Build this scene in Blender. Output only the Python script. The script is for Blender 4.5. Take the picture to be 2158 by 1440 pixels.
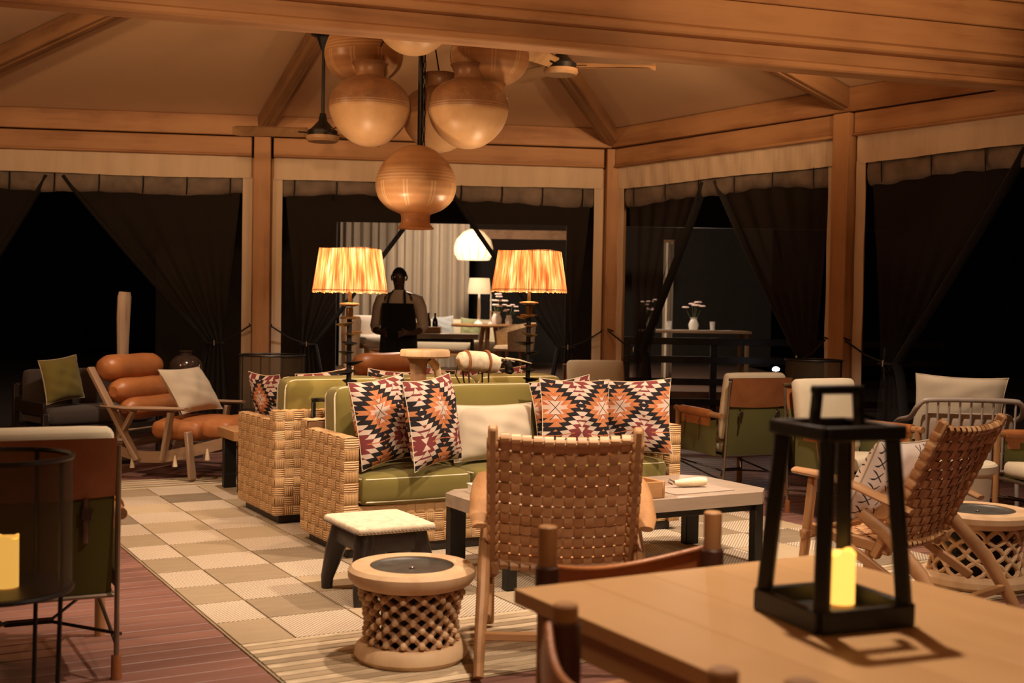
import bpy, math, random
from mathutils import Vector, Matrix
R = math.radians; PI = math.pi; TAU = 2*math.pi
random.seed(7)
SC = bpy.context.scene
COL = SC.collection
for o in list(bpy.data.objects): bpy.data.objects.remove(o)

# ------------------------------------------------------------------ camera
HEAD = R(29.4)
cd = bpy.data.cameras.new('camera'); cam = bpy.data.objects.new('camera', cd); COL.objects.link(cam)
cd.sensor_width = 36.0; cd.lens = 2560/2158*36.0; cd.clip_start = 0.05; cd.clip_end = 200
cam.location = (0, 0, 1.35)
cam.rotation_euler = (Matrix.Rotation(-HEAD, 3, 'Z') @ Matrix.Rotation(R(90-1.58), 3, 'X') @ Matrix.Rotation(R(.97), 3, 'Z')).to_euler()
cd.dof.use_dof = True; cd.dof.focus_distance = 6.75; cd.dof.aperture_fstop = 3.3
SC.camera = cam

# ------------------------------------------------------------------ world, light, exposure
w = bpy.data.worlds.new('night'); SC.world = w; w.use_nodes = True
w.node_tree.nodes['Background'].inputs[0].default_value = (.010, .009, .012, 1)
w.node_tree.nodes['Background'].inputs[1].default_value = .02
SC.view_settings.view_transform = 'Standard'; SC.view_settings.look = 'None'
SC.view_settings.exposure = 0.5; SC.view_settings.gamma = 1.0; SC.view_settings.use_curve_mapping = False
SC.cycles.use_denoising = True
SC.cycles.sample_clamp_indirect = 6.0; SC.cycles.sample_clamp_direct = 0
SC.cycles.max_bounces = 8; SC.cycles.transparent_max_bounces = 24
SC.cycles.caustics_reflective = False; SC.cycles.caustics_refractive = False
WARM = (1.0, .76, .56); WARM2 = (1.0, .56, .27); LAMP = (1.0, .68, .41)
def light(name, kind, loc, power, col=WARM, size=.06, aim=None, cone=60, blend=.5):
    d = bpy.data.lights.new(name, kind); d.energy = power; d.color = col
    if kind in ('POINT', 'SPOT'): d.shadow_soft_size = size
    if kind == 'SPOT': d.spot_size = R(cone); d.spot_blend = blend
    if kind == 'AREA': d.size = size
    o = bpy.data.objects.new(name, d); COL.objects.link(o); o.location = loc
    if aim is not None:
        o.rotation_euler = (Vector(aim)-Vector(loc)).to_track_quat('-Z', 'Y').to_euler()
    return o
# unseen spots added above the frame, as the visible lamps alone are too dim
light('unseen_downlight', 'SPOT', (4.05, 4.35, 3.3), 270, WARM, .05, (3.35, 5.6, .3), 76, .5)
light('unseen_downlight', 'SPOT', (2.55, 4.35, 3.3), 210, WARM, .05, (2.1, 5.2, 0), 84, .5)
light('unseen_downlight', 'SPOT', (2.15, 2.75, 3.2), 215, WARM, .05, (2.2, 2.4, .5), 92, .7)
light('unseen_downlight', 'SPOT', (5.0, 5.0, 3.1), 220, WARM, .05, (5.6, 5.1, 0), 92, .6)
light('unseen_downlight', 'SPOT', (2.5, 8.4, 3.1), 150, WARM, .05, (2.1, 9.3, .3), 84, .7)
light('unseen_downlight', 'SPOT', (4.6, 9.2, 3.2), 110, WARM, .05, (4.7, 9.9, .6), 84, .7)
light('unseen_downlight', 'SPOT', (.45, 5.5, 3.3), 190, WARM, .05, (2.0, 6.75, .2), 70, .6)
light('unseen_downlight', 'SPOT', (4.35, 2.2, 3.2), 150, WARM, .05, (4.35, 3.85, .5), 62, .6)
light('unseen_downlight', 'SPOT', (1.75, 1.5, 3.2), 130, WARM, .05, (2.45, 3.9, .5), 58, .6)
# unseen uplights added behind the tie beam to brighten the roof canvas
for x_, y_, e_ in ((1.0, 6.85, 85), (1.7, 6.7, 20), (4.9, 6.05, 66), (5.7, 5.85, 62)):
    light('canvas_fill', 'SPOT', (x_, y_, 3.10), e_, WARM2, .08, (x_+.3, y_+2.3, 3.75), 112, .9)
# unseen lights added beside and behind the camera, without fixtures
light('unseen_side_light', 'POINT', (-1.2, 7.6, 3.0), 110, WARM2, .15)
light('rear_fill', 'SPOT', (.2, 1.2, 2.5), 380, WARM2, .12, (2.2, 6.3, 3.85), 42, .8)
light('rear_fill', 'POINT', (-.6, -1.2, 2.6), 36, WARM2, .25)
light('rear_fill', 'SPOT', (4.2, .8, 2.5), 380, WARM2, .12, (5.4, 5.7, 3.85), 46, .8)

# ------------------------------------------------------------------ mesh helpers
class MB:
    def __init__(s): s.v = []; s.f = []; s.uv = []; s.has_uv = False
    def add(s, vs, fs, uvs=None, m=None):
        b = len(s.v)
        if m is not None: vs = [m @ Vector(v) for v in vs]
        s.v += [tuple(v) for v in vs]; s.f += [tuple(i+b for i in f) for f in fs]
        if uvs: s.uv += list(uvs); s.has_uv = True
        else: s.uv += [(0, 0)]*len(vs)
        return s
    def box(s, c, d, m=None, b=0.0):
        x, y, z = (k/2 for k in d)
        if b <= 0:
            vs = [(c[0]+i*x, c[1]+j*y, c[2]+k*z) for i in (-1, 1) for j in (-1, 1) for k in (-1, 1)]
            return s.add(vs, [(0, 1, 3, 2), (4, 6, 7, 5), (0, 4, 5, 1), (2, 3, 7, 6), (0, 2, 6, 4), (1, 5, 7, 3)], None, m)
        b = min(b, x*.9, y*.9, z*.9); vs = []; idx = {}
        for i in (-1, 1):
            for j in (-1, 1):
                for k in (-1, 1):
                    idx[i, j, k, 0] = len(vs); vs.append((c[0]+i*x, c[1]+j*(y-b), c[2]+k*(z-b)))
                    idx[i, j, k, 1] = len(vs); vs.append((c[0]+i*(x-b), c[1]+j*y, c[2]+k*(z-b)))
                    idx[i, j, k, 2] = len(vs); vs.append((c[0]+i*(x-b), c[1]+j*(y-b), c[2]+k*z))
        fs = []; I = idx
        for sg in (-1, 1):
            q = [(-1, -1), (1, -1), (1, 1), (-1, 1)]
            if sg < 0: q = q[::-1]
            fs.append([I[sg, a, b_, 0] for a, b_ in q])
            fs.append([I[a, sg, b_, 1] for b_, a in q])
            fs.append([I[a, b_, sg, 2] for a, b_ in q])
        for a in (-1, 1):
            for b_ in (-1, 1):
                e = [[I[a, b_, -1, 0], I[a, b_, 1, 0], I[a, b_, 1, 1], I[a, b_, -1, 1]],
                     [I[a, -1, b_, 0], I[a, 1, b_, 0], I[a, 1, b_, 2], I[a, -1, b_, 2]],
                     [I[-1, a, b_, 1], I[1, a, b_, 1], I[1, a, b_, 2], I[-1, a, b_, 2]]]
                sg = a*b_
                fs.append(e[0][::-1] if sg > 0 else e[0]); fs.append(e[1] if sg > 0 else e[1][::-1]); fs.append(e[2][::-1] if sg > 0 else e[2])
                for k in (-1, 1):
                    t = [I[a, b_, k, 0], I[a, b_, k, 1], I[a, b_, k, 2]]
                    fs.append(t if a*b_*k > 0 else t[::-1])
        return s.add(vs, fs, None, m)
    def bar(s, p0, p1, w, h, up=(0, 0, 1), b=.004):
        p0 = Vector(p0); p1 = Vector(p1); d = p1-p0; L = d.length; y = d/L; up = Vector(up)
        x = y.cross(up)
        if x.length < 1e-5: x = y.cross(Vector((1, 0, 0)))
        x.normalize(); z = x.cross(y)
        m = Matrix((x, y, z)).transposed().to_4x4(); m.translation = (p0+p1)/2
        return s.box((0, 0, 0), (w, L, h), m, b)
    def rod(s, p0, p1, r0, r1=None, n=10):
        return s.tube([p0, p1], [r0, r0 if r1 is None else r1], n)
    def tube(s, pts, r, n=8, closed=False, flat=1.0):
        pts = [Vector(p) for p in pts]; k = len(pts)
        rs = r if isinstance(r, (list, tuple)) else [r]*k
        ts = []
        for i in range(k):
            a = pts[(i-1) % k] if (closed or i > 0) else pts[i]
            b = pts[(i+1) % k] if (closed or i < k-1) else pts[i]
            t = (b-a); ts.append(t.normalized() if t.length > 1e-9 else Vector((0, 0, 1)))
        nrm = ts[0].orthogonal().normalized(); vs = []
        if abs(ts[0].z) < .95: nrm = ts[0].cross(Vector((0, 0, 1))).normalized()
        for i in range(k):
            t = ts[i]; nrm = (nrm - t*nrm.dot(t))
            nrm = nrm.normalized() if nrm.length > 1e-6 else t.orthogonal().normalized()
            bn = t.cross(nrm)
            for j in range(n):
                a = TAU*j/n; vs.append(pts[i]+rs[i]*(math.cos(a)*nrm+flat*math.sin(a)*bn))
        fs = []
        for i in range(k if closed else k-1):
            i2 = (i+1) % k
            for j in range(n):
                j2 = (j+1) % n; fs.append((i*n+j, i*n+j2, i2*n+j2, i2*n+j))
        if not closed:
            fs.append(tuple(range(n-1, -1, -1))); fs.append(tuple((k-1)*n+j for j in range(n)))
        return s.add(vs, fs)
    def lathe(s, prof, n=32, c=(0, 0, 0), sx=1, sy=1, m=None, cap=True):
        vs = []; fs = []; k = len(prof)
        for (r, z) in prof:
            for j in range(n):
                a = TAU*j/n; vs.append((c[0]+sx*r*math.cos(a), c[1]+sy*r*math.sin(a), c[2]+z))
        for i in range(k-1):
            for j in range(n):
                j2 = (j+1) % n; fs.append((i*n+j, i*n+j2, (i+1)*n+j2, (i+1)*n+j))
        if cap and prof[0][0] > 1e-6: fs.append(tuple(range(n-1, -1, -1)))
        if cap and prof[-1][0] > 1e-6: fs.append(tuple((k-1)*n+j for j in range(n)))
        return s.add(vs, fs, None, m)
    def grid(s, fn, nu, nv, wrap=False, m=None, uvs=True):
        vs = []; uv = []; fs = []
        for j in range(nv+1):
            for i in range(nu+1):
                u, v = i/nu, j/nv; vs.append(fn(u, v)); uv.append((u, v))
        W = nu+1
        for j in range(nv):
            for i in range(nu):
                fs.append((j*W+i, j*W+i+1, (j+1)*W+i+1, (j+1)*W+i))
        return s.add(vs, fs, uv if uvs else None, m)
    def prism(s, poly, z0, z1, m=None):
        n = len(poly); vs = [(x, y, z0) for x, y in poly]+[(x, y, z1) for x, y in poly]
        fs = [tuple(range(n-1, -1, -1)), tuple(range(n, 2*n))]+[(i, (i+1) % n, n+(i+1) % n, n+i) for i in range(n)]
        return s.add(vs, fs, None, m)
    def mesh(s, name, mat, smooth=True, angle=38):
        me = bpy.data.meshes.new(name); me.from_pydata(s.v, [], s.f)
        if s.has_uv:
            ul = me.uv_layers.new(name='UVMap'); li = [0]*len(me.loops); me.loops.foreach_get('vertex_index', li)
            flat = []
            for i in li: flat += s.uv[i]
            ul.data.foreach_set('uv', flat)
        if mat is not None: me.materials.append(mat)
        if smooth:
            me.polygons.foreach_set('use_smooth', [True]*len(me.polygons)); me.set_sharp_from_angle(angle=R(angle))
        me.update(); return me
    def build(s, name, mat, parent=None, loc=(0, 0, 0), rot=None, smooth=True, angle=38, label=None):
        o = bpy.data.objects.new(name, s.mesh(name, mat, smooth, angle)); COL.objects.link(o)
        o.location = loc
        if rot is not None: o.rotation_euler = rot
        if parent is not None: o.parent = parent
        if label: o['label'] = label
        return o
def inst(name, me, parent, loc=(0, 0, 0), rot=(0, 0, 0), scale=(1, 1, 1)):
    o = bpy.data.objects.new(name, me); COL.objects.link(o); o.parent = parent
    o.location = loc; o.rotation_euler = rot; o.scale = scale; return o
def tag(o, label, cat, group=None, kind=None):
    o['label'] = label
    if cat: o['category'] = cat
    if group: o['group'] = group
    if kind: o['kind'] = kind
    return o
def thing(name, label, cat, loc=(0, 0, 0), head=0.0, group=None, kind=None):
    """an Empty at the thing's base; its local +Y looks along the compass heading"""
    o = bpy.data.objects.new(name, None); COL.objects.link(o); o.empty_display_size = .1
    o.location = loc; o.rotation_euler = (0, 0, -R(head)); tag(o, label, cat, group, kind); return o
def struct(name, label, mb=None, mat=None, **k):
    if mb is None: o = bpy.data.objects.new(name, None); COL.objects.link(o)
    else: o = mb.build(name, mat, **k)
    o['kind'] = 'structure'; o['label'] = label; return o
def copy_tree(o, parent=None):
    c = o.copy(); COL.objects.link(c); c.parent = parent
    for ch in o.children: copy_tree(ch, c)
    return c
def clone(src, label, loc, head, group=None):
    c = copy_tree(src); c.location = loc; c.rotation_euler = (0, 0, -R(head)); c['label'] = label
    if group: c['group'] = group
    return c
def lerp(a, b, t): return a+(b-a)*t
def flow(pts, k=5):
    """Catmull-Rom points through a path"""
    P = [Vector(p) for p in pts]; out = []
    for i in range(len(P)-1):
        p0, p1, p2, p3 = P[max(i-1, 0)], P[i], P[i+1], P[min(i+2, len(P)-1)]
        for j in range(k):
            t = j/k; out.append(.5*(2*p1+(p2-p0)*t+(2*p0-5*p1+4*p2-p3)*t*t+(3*p1-p0-3*p2+p3)*t**3))
    return out+[P[-1]]
def smooth(t): t = max(0, min(1, t)); return t*t*(3-2*t)
def vl(a, b, t): return tuple(lerp(p, q, t) for p, q in zip(a, b))

# ------------------------------------------------------------------ materials
class NT:
    def __init__(s, name):
        s.m = bpy.data.materials.new(name); s.m.use_nodes = True; s.t = s.m.node_tree
        s.b = s.t.nodes['Principled BSDF']; s.out = s.t.nodes['Material Output']
    def n(s, typ, ins=None, **props):
        nd = s.t.nodes.new('ShaderNode'+typ)
        for k, v in props.items(): setattr(nd, k, v)
        for k, v in (ins or {}).items(): s.set(nd.inputs[k], v)
        return nd
    def set(s, sock, v):
        if isinstance(v, bpy.types.NodeSocket): s.t.links.new(v, sock)
        else:
            if isinstance(v, (tuple, list)) and len(v) == 3 and sock.type == 'RGBA': v = tuple(v)+(1,)
            sock.default_value = v
    def M(s, op, a, b=0.0, c=0.0):
        nd = s.t.nodes.new('ShaderNodeMath'); nd.operation = op
        s.set(nd.inputs[0], a); s.set(nd.inputs[1], b)
        if len(nd.inputs) > 2: s.set(nd.inputs[2], c)
        return nd.outputs[0]
    def mix(s, f, a, b, blend='MIX'):
        nd = s.t.nodes.new('ShaderNodeMix'); nd.data_type = 'RGBA'; nd.blend_type = blend
        s.set(nd.inputs[0], f); s.set(nd.inputs[6], a); s.set(nd.inputs[7], b); return nd.outputs[2]
    def coord(s, kind='Object', scale=(1, 1, 1), rot=(0, 0, 0)):
        tc = s.n('TexCoord'); mp = s.n('Mapping', {'Vector': tc.outputs[kind], 'Scale': scale, 'Rotation': rot}); return mp.outputs[0]
    def noise(s, vec, scale, detail=3, rough=.55):
        return s.n('TexNoise', {'Vector': vec, 'Scale': scale, 'Detail': detail, 'Roughness': rough})
    def ramp(s, f, stops, interp='LINEAR'):
        nd = s.n('ValToRGB', {'Fac': f}); cr = nd.color_ramp; cr.interpolation = interp
        while len(cr.elements) < len(stops): cr.elements.new(.5)
        for e, (p, c) in zip(cr.elements, stops): e.position = p; e.color = tuple(c)+(1,)
        return nd.outputs[0]
    def bump(s, h, strength=.3, dist=.01):
        s.set(s.b.inputs['Normal'], s.n('Bump', {'Height': h, 'Strength': strength, 'Distance': dist}).outputs[0])
    def base(s, c, rough=.6, metal=0.0, spec=.5):
        s.set(s.b.inputs['Base Color'], c); s.set(s.b.inputs['Roughness'], rough); s.b.inputs['Metallic'].default_value = metal
        s.b.inputs['Specular IOR Level'].default_value = spec; return s
def plain(name, c, rough=.6, metal=0.0, var=.12, sc=8, bump=.1, spec=.5):
    t = NT(name); nz = t.noise(t.coord('Object'), sc, 4)
    f = t.n('MapRange', {'Value': nz.outputs[0], 'From Min': .3, 'From Max': .7, 'To Min': 1-var, 'To Max': 1+var}).outputs[0]
    col = t.n('VectorMath', {0: c, 'Scale': f}, operation='SCALE').outputs[0]
    t.base(col, rough, metal, spec)
    if bump: t.bump(nz.outputs[0], bump, .004)
    return t.m
def wood(name, c1, c2, axis='y', rough=.55, sc=1.0, spec=.4, knots=0.0, rnd=.0):
    t = NT(name); st = {'x': (1.2, 14, 14), 'y': (14, 1.2, 14), 'z': (14, 14, 1.2)}[axis]
    v = t.coord('Object', tuple(k*sc for k in st))
    oi = t.n('ObjectInfo'); off = t.n('VectorMath', {0: v, 1: oi.outputs['Random']}, operation='ADD').outputs[0]
    n1 = t.noise(off, 1.0, 5, .6); n2 = t.noise(t.coord('Object', (1, 1, 1)), 2.2, 3)
    f = t.M('ADD', t.M('MULTIPLY', n1.outputs[0], .75), t.M('MULTIPLY', n2.outputs[0], .35))
    col = t.ramp(f, [(.43, c2), (.52, vl(c2, c1, .6)), (.64, c1)])
    if rnd: col = t.n('VectorMath', {0: col, 'Scale': t.M('ADD', 1-rnd, t.M('MULTIPLY', oi.outputs['Random'], 2*rnd))}, operation='SCALE').outputs[0]
    t.base(col, rough, 0, spec); t.bump(n1.outputs[0], .18, .004); return t.m
def cloth(name, c, rough=.9, sc=260, strength=.25, var=.1):
    t = NT(name); v = t.coord('Object')
    a = t.n('TexWave', {'Vector': v, 'Scale': sc/1.6, 'Distortion': 1.0}, wave_type='BANDS', bands_direction='X')
    b = t.n('TexWave', {'Vector': v, 'Scale': sc/1.6, 'Distortion': 1.0}, wave_type='BANDS', bands_direction='Z')
    nz = t.noise(v, 5, 3)
    h = t.M('ADD', a.outputs['Fac'], b.outputs['Fac'])
    f = t.M('ADD', 1-var, t.M('ADD', t.M('MULTIPLY', nz.outputs[0], var*1.4), t.M('MULTIPLY', h, var*.15)))
    t.base(t.n('VectorMath', {0: c, 'Scale': f}, operation='SCALE').outputs[0], rough, 0, .2)
    t.b.inputs['Sheen Weight'].default_value = .15
    t.bump(t.M('ADD', h, t.M('MULTIPLY', nz.outputs[0], 2.5)), strength, .002); return t.m
def emit(name, c, k):
    t = NT(name); e = t.n('Emission', {'Color': c, 'Strength': k}); t.t.links.new(e.outputs[0], t.out.inputs[0]); return t.m
def leather(name, c, c2, rough=.38):
    t = NT(name); v = t.coord('Object'); nz = t.noise(v, 6, 4); fine = t.n('TexVoronoi', {'Vector': v, 'Scale': 160})
    t.base(t.ramp(nz.outputs[0], [(.3, c2), (.7, c)]), rough, 0, .5)
    t.bump(t.M('ADD', fine.outputs['Distance'], t.M('MULTIPLY', nz.outputs[0], 3)), .22, .003); return t.m
def kilim():
    t = NT('kilim_cloth'); tc = t.n('TexCoord'); sx = t.n('SeparateXYZ', {0: tc.outputs['UV']})
    oi = t.n('ObjectInfo')
    u = t.M('ADD', t.M('MULTIPLY', sx.outputs[0], 1.42), t.M('MULTIPLY', t.M('FLOOR', t.M('MULTIPLY', oi.outputs['Random'], 3.99)), .25))
    v = t.M('ADD', t.M('MULTIPLY', sx.outputs[1], 1.40), .1)
    A = t.M('ABSOLUTE', t.M('SUBTRACT', t.M('MULTIPLY', t.M('FRACT', u), 2.0), 1.0))
    B = t.M('ABSOLUTE', t.M('SUBTRACT', t.M('MULTIPLY', t.M('FRACT', v), 2.0), 1.0))
    N = 6.5; q = t.M('MULTIPLY', B, N); fl = t.M('FLOOR', q); fr = t.M('FRACT', q)
    bs = t.M('DIVIDE', t.M('ADD', fl, t.M('SUBTRACT', 1.0, fr)), N)
    d = t.M('ADD', A, bs)
    cream = (.60, .475, .385); maroon = (.185, .042, .042); black = (.022, .018, .02); orange = (.50, .20, .085); pink = (.66, .42, .33); deep = (.47, .15, .06)
    col = t.ramp(t.M('DIVIDE', d, 2.2), [(0, maroon), (.255, cream), (.385, black), (.555, orange), (.66, deep), (.72, pink), (.79, cream)], 'CONSTANT')
    # little hourglass triangles in the diamond hearts
    tri = t.M('LESS_THAN', A, t.M('MULTIPLY', t.M('FRACT', t.M('MULTIPLY', B, 5.0)), .16))
    near = t.M('LESS_THAN', B, .40)
    col = t.mix(t.M('MULTIPLY', tri, near), col, cream)
    A2 = t.M('SUBTRACT', 1.0, A); B2 = t.M('SUBTRACT', 1.0, B)
    tr2 = t.M('LESS_THAN', t.M('ABSOLUTE', t.M('SUBTRACT', A2, t.M('MULTIPLY', t.M('FRACT', t.M('MULTIPLY', B2, 4.5)), .2))), .016)
    col = t.mix(t.M('MULTIPLY', tr2, t.M('LESS_THAN', B2, .45)), col, black)
    ln = t.M('MULTIPLY', t.M('LESS_THAN', B, .018), t.M('LESS_THAN', A, .98)); ln = t.M('MULTIPLY', ln, t.M('GREATER_THAN', A, .30))
    col = t.mix(ln, col, deep)
    w_ = t.n('TexWave', {'Vector': tc.outputs['UV'], 'Scale': 55, 'Distortion': .6}, wave_type='BANDS', bands_direction='Y')
    nz = t.noise(tc.outputs['UV'], 40, 3)
    col = t.mix(.10, col, t.n('CombineColor', {0: nz.outputs[0], 1: nz.outputs[0], 2: nz.outputs[0]}).outputs[0], 'OVERLAY')
    t.base(col, .9, 0, .15); t.bump(w_.outputs['Fac'], .25, .002); return t.m
MAT = {}
def setup_materials():
    m = MAT
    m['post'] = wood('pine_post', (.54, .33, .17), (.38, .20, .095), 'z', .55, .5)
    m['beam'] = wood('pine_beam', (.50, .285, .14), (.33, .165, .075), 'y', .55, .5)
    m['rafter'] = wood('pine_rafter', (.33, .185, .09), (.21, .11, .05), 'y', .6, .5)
    m['canvas'] = cloth('roof_canvas', (.64, .45, .27), .9, 120, .1, .06)
    t = NT('valance_canvas'); v = t.coord('Object'); wv = t.noise(t.coord('Object', (9, 9, 1.2)), 1.0, 3)
    t.base(t.ramp(wv.outputs[0], [(.3, (.64, .53, .40)), (.7, (.74, .62, .48))]), .9, 0, .2); t.bump(wv.outputs[0], .5, .02); m['valance'] = t.m
    m['flap'] = plain('grey_roller_canvas', (.20, .165, .14), .85, 0, .35, 5, .5)
    m['strap_black'] = plain('black_webbing', (.010, .009, .009), .8)
    t = NT('black_netting'); t.base((.040, .034, .031), .9, 0, .1)
    tr = t.n('BsdfTransparent'); ms = t.n('MixShader', {0: .42, 1: t.b.outputs[0], 2: tr.outputs[0]}); t.t.links.new(ms.outputs[0], t.out.inputs[0]); m['net'] = t.m
    m['hem'] = plain('black_hem_cloth', (.012, .011, .012), .9)
    m['plank'] = wood('deck_plank', (.235, .105, .075), (.125, .052, .038), 'x', .42, .35, .45, rnd=.22)
    m['joist'] = plain('deck_under', (.02, .012, .01), .9)
    m['black'] = plain('black_metal', (.012, .011, .010), .45, .3, .15, 12, .05)
    m['black_wood'] = plain('ebonised_wood', (.020, .013, .010), .45, 0, .35, 14, .4)
    m['steel'] = plain('dull_steel_rod', (.30, .25, .19), .35, .9, .1, 10, .05)
    m['steel_dark'] = plain('dark_steel_rod', (.10, .075, .055), .4, .8, .1, 10, .05)
    m['chrome'] = plain('bright_buckle', (.65, .6, .5), .2, 1.0, .05, 10, 0)
    m['bronze'] = plain('aged_brass', (.30, .20, .09), .38, .85, .3, 30, .3)
    m['green'] = cloth('olive_cloth', (.185, .148, .034), .85, 300, .2)
    m['piping'] = cloth('cream_piping', (.66, .60, .42), .8, 300, .1)
    m['linen'] = cloth('beige_linen', (.58, .49, .36), .9, 240, .35, .14)
    m['cream'] = cloth('cream_cushion_cloth', (.68, .60, .44), .85, 300, .15)
    m['taupe'] = cloth('taupe_cloth', (.36, .28, .22), .9, 240, .25)
    m['white_pillow'] = cloth('white_cotton', (.78, .68, .58), .85, 300, .15)
    m['canvas_olive'] = cloth('olive_canvas', (.120, .115, .028), .85, 300, .2, .15)
    m['leather'] = leather('tan_leather', (.48, .185, .06), (.34, .12, .038))
    m['leather_brown'] = leather('brown_leather', (.36, .14, .05), (.25, .085, .03), .42)
    m['leather_dark'] = leather('dark_leather', (.12, .05, .03), (.07, .028, .018), .45)
    m['teak'] = wood('teak', (.44, .235, .10), (.30, .145, .055), 'y', .45, .9)
    m['teak_z'] = wood('teak_upright', (.44, .235, .10), (.30, .145, .055), 'z', .45, .9)
    m['oak'] = wood('weathered_oak', (.37, .245, .15), (.24, .15, .09), 'y', .6, .9)
    m['oak_z'] = wood('weathered_oak_upright', (.40, .28, .18), (.25, .165, .10), 'z', .65, .9)
    m['table'] = wood('dining_tabletop_wood', (.60, .37, .17), (.52, .30, .13), 'x', .38, .45)
    m['grey_top'] = wood('greyed_tabletop', (.36, .28, .21), (.29, .22, .165), 'x', .35, .8)
    m['drum'] = wood('pale_carved_wood', (.66, .46, .27), (.54, .35, .19), 'z', .6, .7)
    m['drum_dark'] = wood('dark_carved_wood', (.36, .20, .10), (.25, .13, .06), 'z', .6, .7)
    m['drum_top'] = plain('charcoal_inlay', (.055, .050, .040), .45, 0, .3, 20, .2)
    m['hide'] = plain('cream_hide', (.74, .62, .44), .95, 0, .18, 30, .9)
    m['stud'] = plain('pewter_stud', (.45, .40, .36), .3, .9, .1, 20, 0)
    t = NT('palm_weave'); v = t.coord('Object'); oi = t.n('ObjectInfo')
    wv = t.n('TexWave', {'Vector': v, 'Scale': 1.5, 'Distortion': 1.2, 'Detail': 2}, wave_type='BANDS', bands_direction='Y'); nz = t.noise(v, 3.5, 3)
    c = t.ramp(t.M('ADD', t.M('MULTIPLY', oi.outputs['Random'], .6), t.M('MULTIPLY', nz.outputs[0], .45)), [(.1, (.52, .30, .125)), (.5, (.64, .385, .175)), (.95, (.74, .48, .24))])
    c = t.mix(t.M('MULTIPLY', t.M('POWER', t.M('SUBTRACT', 1.0, wv.outputs['Fac']), 2.5), .42), c, (.30, .15, .06)); t.base(c, .5, 0, .4); t.bump(wv.outputs['Fac'], .45, .05); m['weave'] = t.m
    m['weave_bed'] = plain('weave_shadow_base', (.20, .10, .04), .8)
    t = NT('strap_leather'); oi = t.n('ObjectInfo'); nz = t.noise(t.coord('Object'), 9, 4)
    c = t.ramp(t.M('ADD', t.M('MULTIPLY', oi.outputs['Random'], .7), t.M('MULTIPLY', nz.outputs[0], .5)), [(.2, (.40, .19, .075)), (.6, (.52, .28, .12)), (.95, (.64, .39, .19))])
    t.base(c, .42, 0, .45); t.bump(nz.outputs[0], .3, .003); m['strap'] = t.m
    # rug patches
    t = NT('rug_basket_weave'); tc = t.n('TexCoord'); sp = t.n('SeparateXYZ', {0: tc.outputs['Object']}); oi = t.n('ObjectInfo')
    p = t.M('SINE', t.M('MULTIPLY', sp.outputs[0], 300.0)); q = t.M('SINE', t.M('MULTIPLY', sp.outputs[1], 300.0))
    h = t.M('MULTIPLY', p, q); f = t.M('ADD', t.M('MULTIPLY', h, .5), .5)
    f = t.n('MapRange', {'Value': f, 'From Min': .3, 'From Max': .72}, interpolation_type='SMOOTHSTEP').outputs[0]; c = t.mix(f, (.30, .225, .15), (.72, .61, .47)); c = t.n('VectorMath', {0: c, 'Scale': t.M('ADD', .88, t.M('MULTIPLY', oi.outputs['Random'], .2))}, operation='SCALE').outputs[0]
    t.base(c, .95, 0, .1); t.bump(f, .5, .004); m['rug_weave'] = t.m
    t = NT('rug_rib_weave'); oi = t.n('ObjectInfo'); v = t.coord('Object')
    wv = t.n('TexWave', {'Vector': v, 'Scale': 20, 'Distortion': .5}, wave_type='BANDS', bands_direction='Y'); nz = t.noise(t.coord('Object', (1, 4, 1)), 5, 4)
    c = t.ramp(oi.outputs['Random'], [(.0, (.10, .078, .055)), (.5, (.27, .205, .13)), (1, (.48, .375, .24))]); c = t.mix(t.M('MULTIPLY', nz.outputs[0], .4), c, (.60, .48, .32)); c = t.mix(t.M('MULTIPLY', wv.outputs['Fac'], .25), c, (.26, .19, .12))
    t.base(c, .95, 0, .1); t.bump(wv.outputs['Fac'], .4, .003); m['rug_rib'] = t.m
    m['rug_seam'] = plain('rug_seam_yarn', (.30, .225, .13), .95)
    m['kilim'] = kilim()
    # raffia lampshade: light passes through the strands
    t = NT('raffia_shade'); tc = t.n('TexCoord'); sx = t.n('SeparateXYZ', {0: tc.outputs['UV']})
    nz = t.noise(t.n('CombineXYZ', {0: t.M('MULTIPLY', sx.outputs[0], 150.0), 1: t.M('MULTIPLY', sx.outputs[1], 1.2)}).outputs[0], 1.0, 2)
    n2 = t.noise(t.n('CombineXYZ', {0: t.M('MULTIPLY', sx.outputs[0], 26.0), 1: t.M('MULTIPLY', sx.outputs[1], .8), 2: 3.0}).outputs[0], 1.0, 2)
    f = t.M('ADD', t.M('MULTIPLY', nz.outputs[0], .45), t.M('MULTIPLY', n2.outputs[0], .6))
    c = t.ramp(f, [(.43, (.36, .10, .03)), (.51, (.66, .28, .10)), (.57, (.80, .44, .21)), (.63, (.97, .78, .57))])
    t.base(c, .7, 0, .2); tl = t.n('BsdfTranslucent', {'Color': c}); ms = t.n('MixShader', {0: .27, 1: t.b.outputs[0], 2: tl.outputs[0]}); t.t.links.new(ms.outputs[0], t.out.inputs[0]); m['raffia'] = t.m
    t = NT('white_shade'); t.base((.9, .82, .66), .8); tl = t.n('BsdfTranslucent', {'Color': (.95, .86, .68)}); ms = t.n('MixShader', {0: .6, 1: t.b.outputs[0], 2: tl.outputs[0]}); t.t.links.new(ms.outputs[0], t.out.inputs[0]); m['white_shade'] = t.m
    t = NT('bronze_gauze'); t.base((.075, .052, .028), .6, .3, .4); v = t.coord('UV')
    tr = t.n('BsdfTransparent'); ms = t.n('MixShader', {0: .45, 1: t.b.outputs[0], 2: tr.outputs[0]}); t.t.links.new(ms.outputs[0], t.out.inputs[0]); m['gauze'] = t.m
    # burnished clay
    t = NT('burnished_clay'); tc = t.n('TexCoord'); v = tc.outputs['Object']; oi = t.n('ObjectInfo')
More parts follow.
